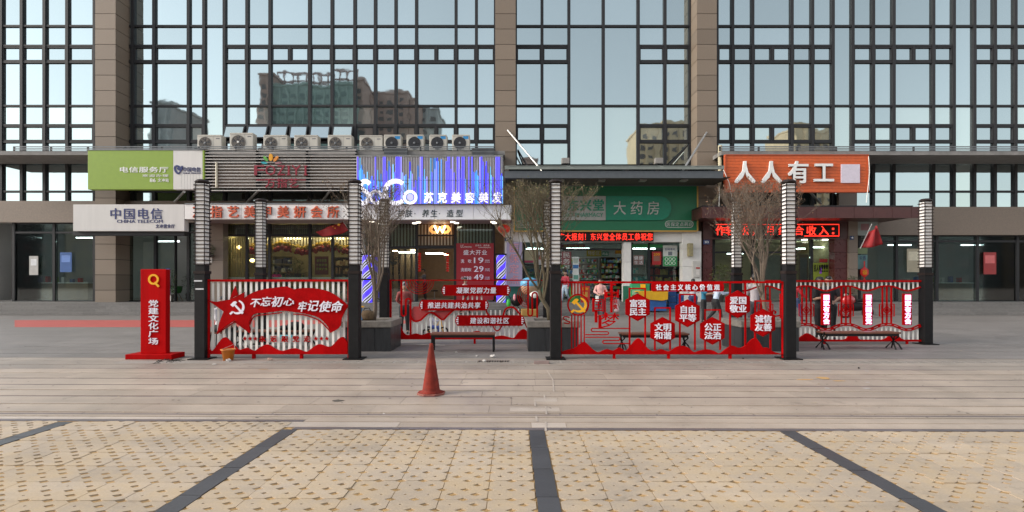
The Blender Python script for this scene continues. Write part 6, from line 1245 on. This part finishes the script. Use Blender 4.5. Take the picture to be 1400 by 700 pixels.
MB().box(x - .4, x + .4, Yr_ - .3, Yr_ + .3, 0, .35).build('base_box', M('ochre_box', (0.3, 0.17, 0.04), .5), t, bev=.05); MB().ball((x + .15, Yr_, .8), (.35, .3, .5), 16, 10).build('seat_body', BLACKM, t, True); MB().ball((x, Yr_, 1.35), (.42, .34, .38), 16, 10).build('canopy_shell', M('tan_shell', (0.35, 0.22, 0.13), .5), t, True); MB().ball((x, Yr_, 1.52), (.44, .36, .3), 16, 10).build('blue_cap', M('sky_blue_shell', (0.1, 0.35, 0.55), .4), t, True); MB().ball((x + .2, Yr_ - .15, 1.0), (.22, .2, .2), 12, 8).build('white_panel', WHITEP, t, True)
t = thing('tricycle', 'small childs tricycle behind the fence bars', 'tricycle', (X(592, 15.4), 15.4, 0)); x = X(592, 15.4)
wheel(t, (x - .2, 15.3, .12), .11); wheel(t, (x - .2, 15.5, .12), .11); wheel(t, (x + .3, 15.4, .15), .14); mb = MB(); mb.tube([(x - .2, 15.4, .14), (x + .1, 15.4, .3), (x + .22, 15.4, .55), (x + .3, 15.4, .15)], .016, 6); mb.tube([(x + .22, 15.25, .56), (x + .22, 15.55, .56)], .014, 6); mb.build('frame', YEL, t); MB().ball((x - .12, 15.4, .3), (.12, .1, .03)).build('saddle', BLACKM, t)

# fittings of the shops beyond the photograph's sides
for (a, b, Yk_, l) in ((30, 120, 30.0, 'far left telecom shop'), (1235, 1330, 30.2, 'far right shop')):
    t = thing('display_counter', 'white topped display counter inside the ' + l, 'counter', P((a + b) / 2, 405, Yk_)); x0, x1 = X(a, Yk_), X(b, Yk_)
    MB().box(x0, x1, Yk_, Yk_ + .6, FL, FL + .95).build('cabinet', TIMB, t); MB().box(x0 - .05, x1 + .05, Yk_ - .05, Yk_ + .65, FL + .951, FL + 1.0).build('top', WHITEP, t)
    for i in range(7): x = x0 + .3 + i * (x1 - x0 - .5) / 7; MB().box(x, x + .16, Yk_ + .1, Yk_ + .3, FL + 1.001, FL + 1.2 + R.uniform(0, .15)).build('leaflet_stand', (PAP, CRB, RED, SGRN)[i % 4], t)
for k, (a, b, c, d, col, l) in enumerate(((82, 98, 345, 372, (0.03, 0.1, 0.3), 'blue picture poster on the far left shop glass'), (138, 150, 338, 366, (0.25, 0.36, 0.05), 'lime poster on the glass beside the far left pillar'), (40, 52, 350, 376, (0.45, 0.43, 0.4), 'white notice poster on the leftmost shop glass'), (1240, 1262, 340, 372, (0.4, 0.35, 0.25), 'cream poster on the far right shop glass'), (1345, 1362, 345, 375, (0.3, 0.03, 0.03), 'red poster on the far right shop glass'))): poster(l, a, b, c, d, YW2, col, (('box', a + 2, b - 2, c + 4, (c + d) / 2, tuple(min(.7, v * 1.6 + .08) for v in col)),))

for pts, l in (([(1187.5, 214), (1188.6, 236), (1186, 262), (1184.5, 277)], 'white cable hanging down past the right end of the orange sign'), ([(983, 255), (983.3, 270), (983, 282)], 'thin pale cable beside the cream pipe'), ([(266, 203), (300, 205.5), (360, 204.2), (430, 206), (482, 203.5)], 'dark slack cable running along the ledge under the cream air conditioners'), ([(690, 233), (694, 262), (699, 300), (697, 331)], 'dark cable sagging down at the left edge of the pharmacy board')):
    tag(MB().tube([P(a, b, 25.45) for a, b in smooth_path(pts, 4)], .016, 5, True).build('cable', WHITEP if 'dark' not in l else BLACKM), l, 'cable')
mb = MB()
for _ in range(420):
    y = R.uniform(6.3, 16); x = R.uniform(-1, 1) * y; r = R.uniform(.006, .02); mb.add([(x + r * math.cos(PI * k / 3), y + r * math.sin(PI * k / 3), .0045) for k in range(6)], [tuple(range(6))])
mb.build('gum_spots', M('old_gum', (0.16, 0.13, 0.11), .8), paving, kind='stuff')
mb = MB()
for _ in range(90):
    y = R.uniform(6.4, 14); x = R.uniform(-1, 1) * y; s = R.uniform(.01, .03); a = R.uniform(0, PI); mb.add([(x + s * math.cos(a + k * PI / 2) * (1, .5)[k % 2], y + s * math.sin(a + k * PI / 2) * (1, .5)[k % 2], .006 + R.random() * .01) for k in range(4)], [(0, 1, 2, 3)])
mb.build('leaf_crumbs', M('crumb_tan', (0.45, 0.36, 0.25), .8, obj=0), paving, kind='stuff')
# ------------------------------------------------------------------ people
SKIN = M('skin', (0.36, 0.21, 0.145), .55, var=.05); HAIRM = M('black_hair', (0.012, 0.01, 0.009), .45); SHOE = M('dark_shoe', (0.02, 0.02, 0.022), .5); EYE = M('eye_dark', (0.01, 0.008, 0.008), .3); LIP = M('lip', (0.25, 0.08, 0.07), .5)
JOBS = []
def blob(name, segs, mat, parent, vox):
    mb = MB()
    for s in segs:
        (p0, r0, p1, r1) = s[:4]; fl = s[4] if len(s) > 4 else 1.0; p0, p1 = Vector(p0), Vector(p1); L_ = (p1 - p0).length; n = max(1, int(L_ / (min(r0, r1) * .45)))
        for i in range(n + 1): u = i / n; r = r0 + (r1 - r0) * u; mb.ball(tuple(p0.lerp(p1, u)), (r, r * fl, r), 10, 7)
    o = mb.build(name, mat, parent); o.location = (0, 0, 0); m = o.modifiers.new('remesh', 'REMESH'); m.mode = 'VOXEL'; m.voxel_size = vox; m.use_smooth_shade = True
    s_ = o.modifiers.new('smooth', 'SMOOTH'); s_.factor = .6; s_.iterations = 4; JOBS.append(o); return o
def person(lab, loc, h, face, shirt, trousers, arms=('down', 'down'), legs='stand', hair='short', hat=None, sleeves='long', shoe=SHOE, skirt=False, vox=.016, bulk=1.0, stripe=None, lean=0.0, mask=False):
    t = thing('person', lab, 'person', (0, 0, 0)); k = h; V = lambda x, y, z: (x * k, y * k, z * k); B = bulk
    def fwd(p): # lean the upper body
        x, y, z = p; dz = max(0, z - .52); return (x, y - dz * math.sin(lean), .52 + dz * math.cos(lean) if z > .52 else z)
    U = lambda x, y, z: V(*fwd((x, y, z)))
    hip = {-1: (-.05, 0, .51), 1: (.05, 0, .51)}
    if legs == 'stand': kn = {-1: (-.058, -.008, .285), 1: (.058, -.008, .285)}; an = {-1: (-.062, .012, .05), 1: (.062, .012, .05)}
    elif legs == 'walk': kn = {-1: (-.05, -.09, .29), 1: (.05, .0, .28)}; an = {-1: (-.05, -.13, .05), 1: (.05, .16, .085)}
    elif legs == 'sit': hip = {-1: (-.05, 0, .30), 1: (.05, 0, .30)}; kn = {-1: (-.065, -.23, .30), 1: (.065, -.23, .30)}; an = {-1: (-.07, -.26, .05), 1: (.07, -.21, .05)}
    dz = -.21 if legs == 'sit' else 0
    UU = lambda x, y, z: (lambda q: (q[0], q[1], q[2] + dz * k))(U(x, y, z))
    body = [(UU(0, .0, .56), .07 * k * B, UU(0, 0, .64), .062 * k * B, .75), (UU(0, 0, .64), .062 * k * B, UU(0, .005, .76), .078 * k * B, .68), (UU(-.06, .008, .80), .042 * k, UU(.06, .008, .80), .042 * k), (UU(0, .008, .82), .032 * k, UU(0, 0, .88), .030 * k)]
    hc = (0, -.008, .932)
    body += [(UU(0, .004, .942), .056 * k, UU(0, -.006, .918), .050 * k), (UU(0, -.016, .905), .036 * k, UU(0, -.02, .894), .028 * k), (UU(0, -.062, .928), .009 * k, UU(0, -.068, .918), .011 * k), (UU(-.056, .0, .928), .012 * k, UU(-.056, 0, .915), .009 * k), (UU(.056, .0, .928), .012 * k, UU(.056, 0, .915), .009 * k)]
    shirt_s = [(UU(0, .0, .53), .077 * k * B, UU(0, 0, .64), .07 * k * B, .8), (UU(0, 0, .64), .07 * k * B, UU(0, .005, .76), .086 * k * B, .72), (UU(-.068, .008, .797), .047 * k, UU(.068, .008, .797), .047 * k)]
    ARM = {'down': ((.125, .01, .655), (.13, -.03, .51)), 'back': ((.145, .05, .66), (.035, .085, .555)), 'hip': ((.155, .0, .67), (.075, -.085, .61)), 'bent': ((.13, -.0, .66), (.10, -.14, .69)), 'fwd': ((.11, -.1, .70), (.07, -.23, .72)), 'swing': ((.13, -.08, .67), (.12, -.19, .57)), 'swingb': ((.135, .08, .67), (.15, .12, .53)), 'up': ((.12, -.10, .75), (.06, -.13, .88)), 'lap': ((.12, -.05, .66), (.06, -.17, .57))}
    for s, a in ((-1, arms[0]), (1, arms[1])):
        e, w = ARM[a]; sh = UU(s * .105, .008, .79); el = UU(s * e[0], e[1], e[2]); wr = UU(s * w[0], w[1], w[2])
        body += [(sh, .034 * k, el, .026 * k), (el, .025 * k, wr, .017 * k)]
        d = (Vector(wr) - Vector(el)).normalized(); side = d.cross(Vector((0, 1, 0) if abs(d.y) < .9 else (1, 0, 0))).normalized(); palm = Vector(wr) + d * .03 * k
        body += [(wr, .017 * k, tuple(palm + d * .012 * k), .02 * k, .8)]
        for f_ in range(4): q0 = palm + d * .025 * k + side * (f_ - 1.5) * .0115 * k; q1 = q0 + d * (.036, .042, .04, .03)[f_] * k * .8 + Vector((0, -.01 * k, 0)); body.append((tuple(q0), .0062 * k, tuple(q1), .005 * k))
        th = palm + side * -.024 * k; body.append((tuple(th), .007 * k, tuple(th + (d * .02 - side * .014) * k), .006 * k))
        if sleeves == 'long': shirt_s += [(sh, .043 * k, el, .035 * k), (el, .034 * k, tuple(Vector(wr) - d * .01 * k), .026 * k)]
        elif sleeves == 'short': shirt_s += [(sh, .043 * k, tuple(Vector(sh).lerp(Vector(el), .75)), .038 * k)]
        else: shirt_s += [(sh, .036 * k, sh, .036 * k)]
    tr = []; shs = []
    for s in (-1, 1):
        a, b, c = V(*hip[s]), V(*kn[s]), V(*an[s]); body += [(a, .056 * k, b, .036 * k), (b, .035 * k, c, .023 * k), (c, .022 * k, V(an[s][0], an[s][1] - .07, .025 + max(0, an[s][2] - .05)), .018 * k)]
        tr += [(a, .066 * k * B, b, .046 * k), (b, .045 * k, V(an[s][0], an[s][1], an[s][2] + .02), .033 * k)]
        shs += [(V(an[s][0], an[s][1] + .012, an[s][2] - .02), .027 * k, V(an[s][0], an[s][1] - .09, an[s][2] - .028), .021 * k)]
    tr += [(V(0, 0, .53 + dz), .07 * k * B, V(0, 0, .50 + dz), .07 * k * B)]
    blob('body', body, SKIN, t, vox * .85)
    if skirt: tr = [(V(0, 0, .55 + dz), .07 * k, V(0, 0, .32 + dz), .13 * k)]
    blob('trousers' if not skirt else 'skirt', tr, trousers, t, vox); so2 = blob('shirt', shirt_s, shirt, t, vox); blob('shoes', shs, shoe, t, vox * .8)
    hs_ = [(UU(0, .012, .958), .056 * k, UU(0, .02, .945), .056 * k), (UU(0, -.02, .975), .038 * k, UU(0, .02, .96), .05 * k)]
    if hair == 'long': hs_ += [(UU(0, .03, .94), .055 * k, UU(0, .045, .82), .045 * k), (UU(-.045, .01, .93), .022 * k, UU(-.05, .0, .83), .02 * k), (UU(.045, .01, .93), .022 * k, UU(.05, .0, .83), .02 * k)]
    if hair == 'bun': hs_ += [(UU(0, .06, .97), .026 * k, UU(0, .065, .975), .026 * k)]
    blob('hair', hs_, HAIRM, t, vox * .9)
    for s in (-1, 1): MB().ball(UU(s * .021, -.0565, .932), .0065 * k, 6, 5).build('eye', EYE, t).location = (0, 0, 0)
    MB().ball(UU(0, -.058, .898), (.016 * k, .006 * k, .005 * k), 8, 5).build('mouth', LIP, t).location = (0, 0, 0)
    if hat: blob('hat', [(UU(0, .004, .968), .062 * k, UU(0, .006, .978), .055 * k)], hat, t, vox)
    if mask: blob('face_mask', [(UU(-.02, -.045, .905), .026 * k, UU(.02, -.045, .905), .026 * k)], WHITEP, t, vox)
    t.location = loc; t.rotation_euler = (0, 0, math.radians(face)); return t
def cl(n, c, r=.8): return M('cloth_' + n, c, r, var=.16, scale=9, bump=.5, bscale=14)
BK = cl('black', (0.012, 0.012, 0.014)); JN = cl('jeans', (0.13, 0.2, 0.3)); DG = cl('dark_grey', (0.05, 0.05, 0.06)); WHC = cl('white', (0.6, 0.58, 0.6))
def at(px, Y, z=0): return (X(px, Y), Y, z)
person('elderly person in maroon top and grey knit cap, hands behind back', at(553, 16.5), 1.58, 8, cl('maroon', (0.26, 0.06, 0.055)), BK, ('back', 'back'), hat=cl('grey_knit', (0.2, 0.2, 0.2)))
person('person in pale pink sweater with hands on hips before the pharmacy', at(821, 24.0), 1.74, -5, cl('pale_pink', (0.6, 0.32, 0.29)), DG, ('hip', 'hip'), bulk=1.25)
t = thing('paper_bag', 'small white bag hanging at the hip of the pink sweater person', 'bag', at(816.5, 23.6, .72)); MB().box(X(814.5, 23.6), X(818.5, 23.6), 23.58, 23.66, .7, .98).build('bag_body', WHITEP, t, bev=.01)
person('person in red vest and light jeans at the pharmacy door', at(773, 26.5, FL), 1.58, -40, cl('red_vest', (0.35, 0.03, 0.05)), cl('light_jeans', (0.3, 0.38, 0.45)), ('bent', 'down'), 'walk', hair='bun')
person('small child in pale pink dress before the pharmacy', at(843, 24.2), .98, 20, cl('pink_dress', (0.6, 0.38, 0.38)), cl('pink_skirt', (0.6, 0.42, 0.42)), ('down', 'down'), hair='long', skirt=True)
person('person in white striped shirt behind the title plate, facing away', at(947.5, 24.0), 1.74, 170, cl('striped_white', (0.42, 0.42, 0.46)), cl('navy', (0.02, 0.03, 0.09)), ('bent', 'bent'), bulk=1.1)
person('person in teal shirt and black trousers behind the title plate', at(962, 21.0), 1.62, 60, cl('teal', (0.02, 0.16, 0.26)), BK, ('fwd', 'bent'), sleeves='short')
person('person in pale blue shirt striding right behind the title plate', at(978, 20.6), 1.66, 95, cl('pale_blue', (0.42, 0.50, 0.62)), BK, ('fwd', 'bent'), 'walk', lean=.25, bulk=1.1)
person('barber in grey shirt working inside the salon door', at(581, 29.3, FL), 1.76, -70, cl('grey_shirt', (0.13, 0.13, 0.15)), BK, ('fwd', 'fwd'), sleeves='short', lean=.12)
person('person in pale top and black trousers passing the price poster', at(636, 25.0), 1.80, 75, cl('pale_top', (0.5, 0.42, 0.38)), BK, ('bent', 'down'), 'walk', hair='bun')
person('long haired woman in bright pink sweater in the nail shop', at(378, 29.0, FL), 1.74, 20, cl('hot_pink', (0.75, 0.02, 0.22)), DG, ('fwd', 'fwd'), hair='long')
person('woman in black and white dotted top in the nail shop', at(392, 29.5, FL), 1.74, 100, cl('dotted', (0.09, 0.09, 0.1)), DG, ('fwd', 'fwd'), hair='bun', lean=.15)
person('person in white shirt seated on the bench behind the star fence', (X(304, 13.0) + .55, 13.05, .03), 1.66, 80, WHC, BK, ('lap', 'lap'), 'sit', lean=.2) if False else None
o = person('person in white shirt seated sideways behind the left end of the star fence', (X(300, 13.0), 13.0, .0), 1.60, 75, WHC, BK, ('lap', 'lap'), 'sit', lean=.15)
o = thing('stool', 'low folding stool under the seated person in white shirt', 'stool', (X(300, 13), 13, 0)); MB().box(X(300, 13) - .2, X(300, 13) + .2, 12.82, 13.18, .36, .39).build('seat', SEAT, o)
for sx in (-.17, .17):
    for sy in (-.15, .15): MB().tube([(X(300, 13) + sx, 13 + sy, 0), (X(300, 13) + sx * .8, 13 + sy * .8, .36)], .012, 6).build('leg', BLACKM, o)
person('small child in white top on the tricycle behind the fence bars', (X(590, 15.4), 15.4, .02), .92, 100, cl('white_blue', (0.55, 0.55, 0.68)), cl('child_blue', (0.06, 0.1, 0.35)), ('fwd', 'fwd'), 'sit')
person('man in black T-shirt behind the right fence, left of the pair', at(1121, 14.5), 1.75, 25, BK, BK, ('bent', 'hip'), sleeves='short', bulk=1.15)
person('man in black T-shirt behind the right fence, right of the pair', at(1133, 14.9), 1.77, -20, cl('black2', (0.018, 0.016, 0.02)), BK, ('down', 'hip'), sleeves='short', bulk=1.15)
person('person in red top and jeans striding behind the right front lamp post', at(1087.5, 21.5), 1.68, 95, cl('red_top', (0.35, 0.02, 0.03)), cl('dark_jeans', (0.03, 0.05, 0.12)), ('swing', 'swingb'), 'walk')
person('dark haired person in white shirt behind the right bare tree', at(1032, 15.6), 1.86, 160, cl('soft_white', (0.42, 0.38, 0.40)), DG, ('down', 'bent'))
person('person in dark top walking past the left shop, seen over the star fence', at(343, 24.5), 1.6, 30, cl('wine', (0.05, 0.03, 0.05)), BK, ('down', 'down')) if False else None
bpy.context.view_layer.update(); dg = bpy.context.evaluated_depsgraph_get()
done = [(o, bpy.data.meshes.new_from_object(o.evaluated_get(dg))) for o in JOBS]
for o, me in done:
    old = o.data; nm = old.name; o.modifiers.clear(); o.data = me; bpy.data.meshes.remove(old); me.name = nm
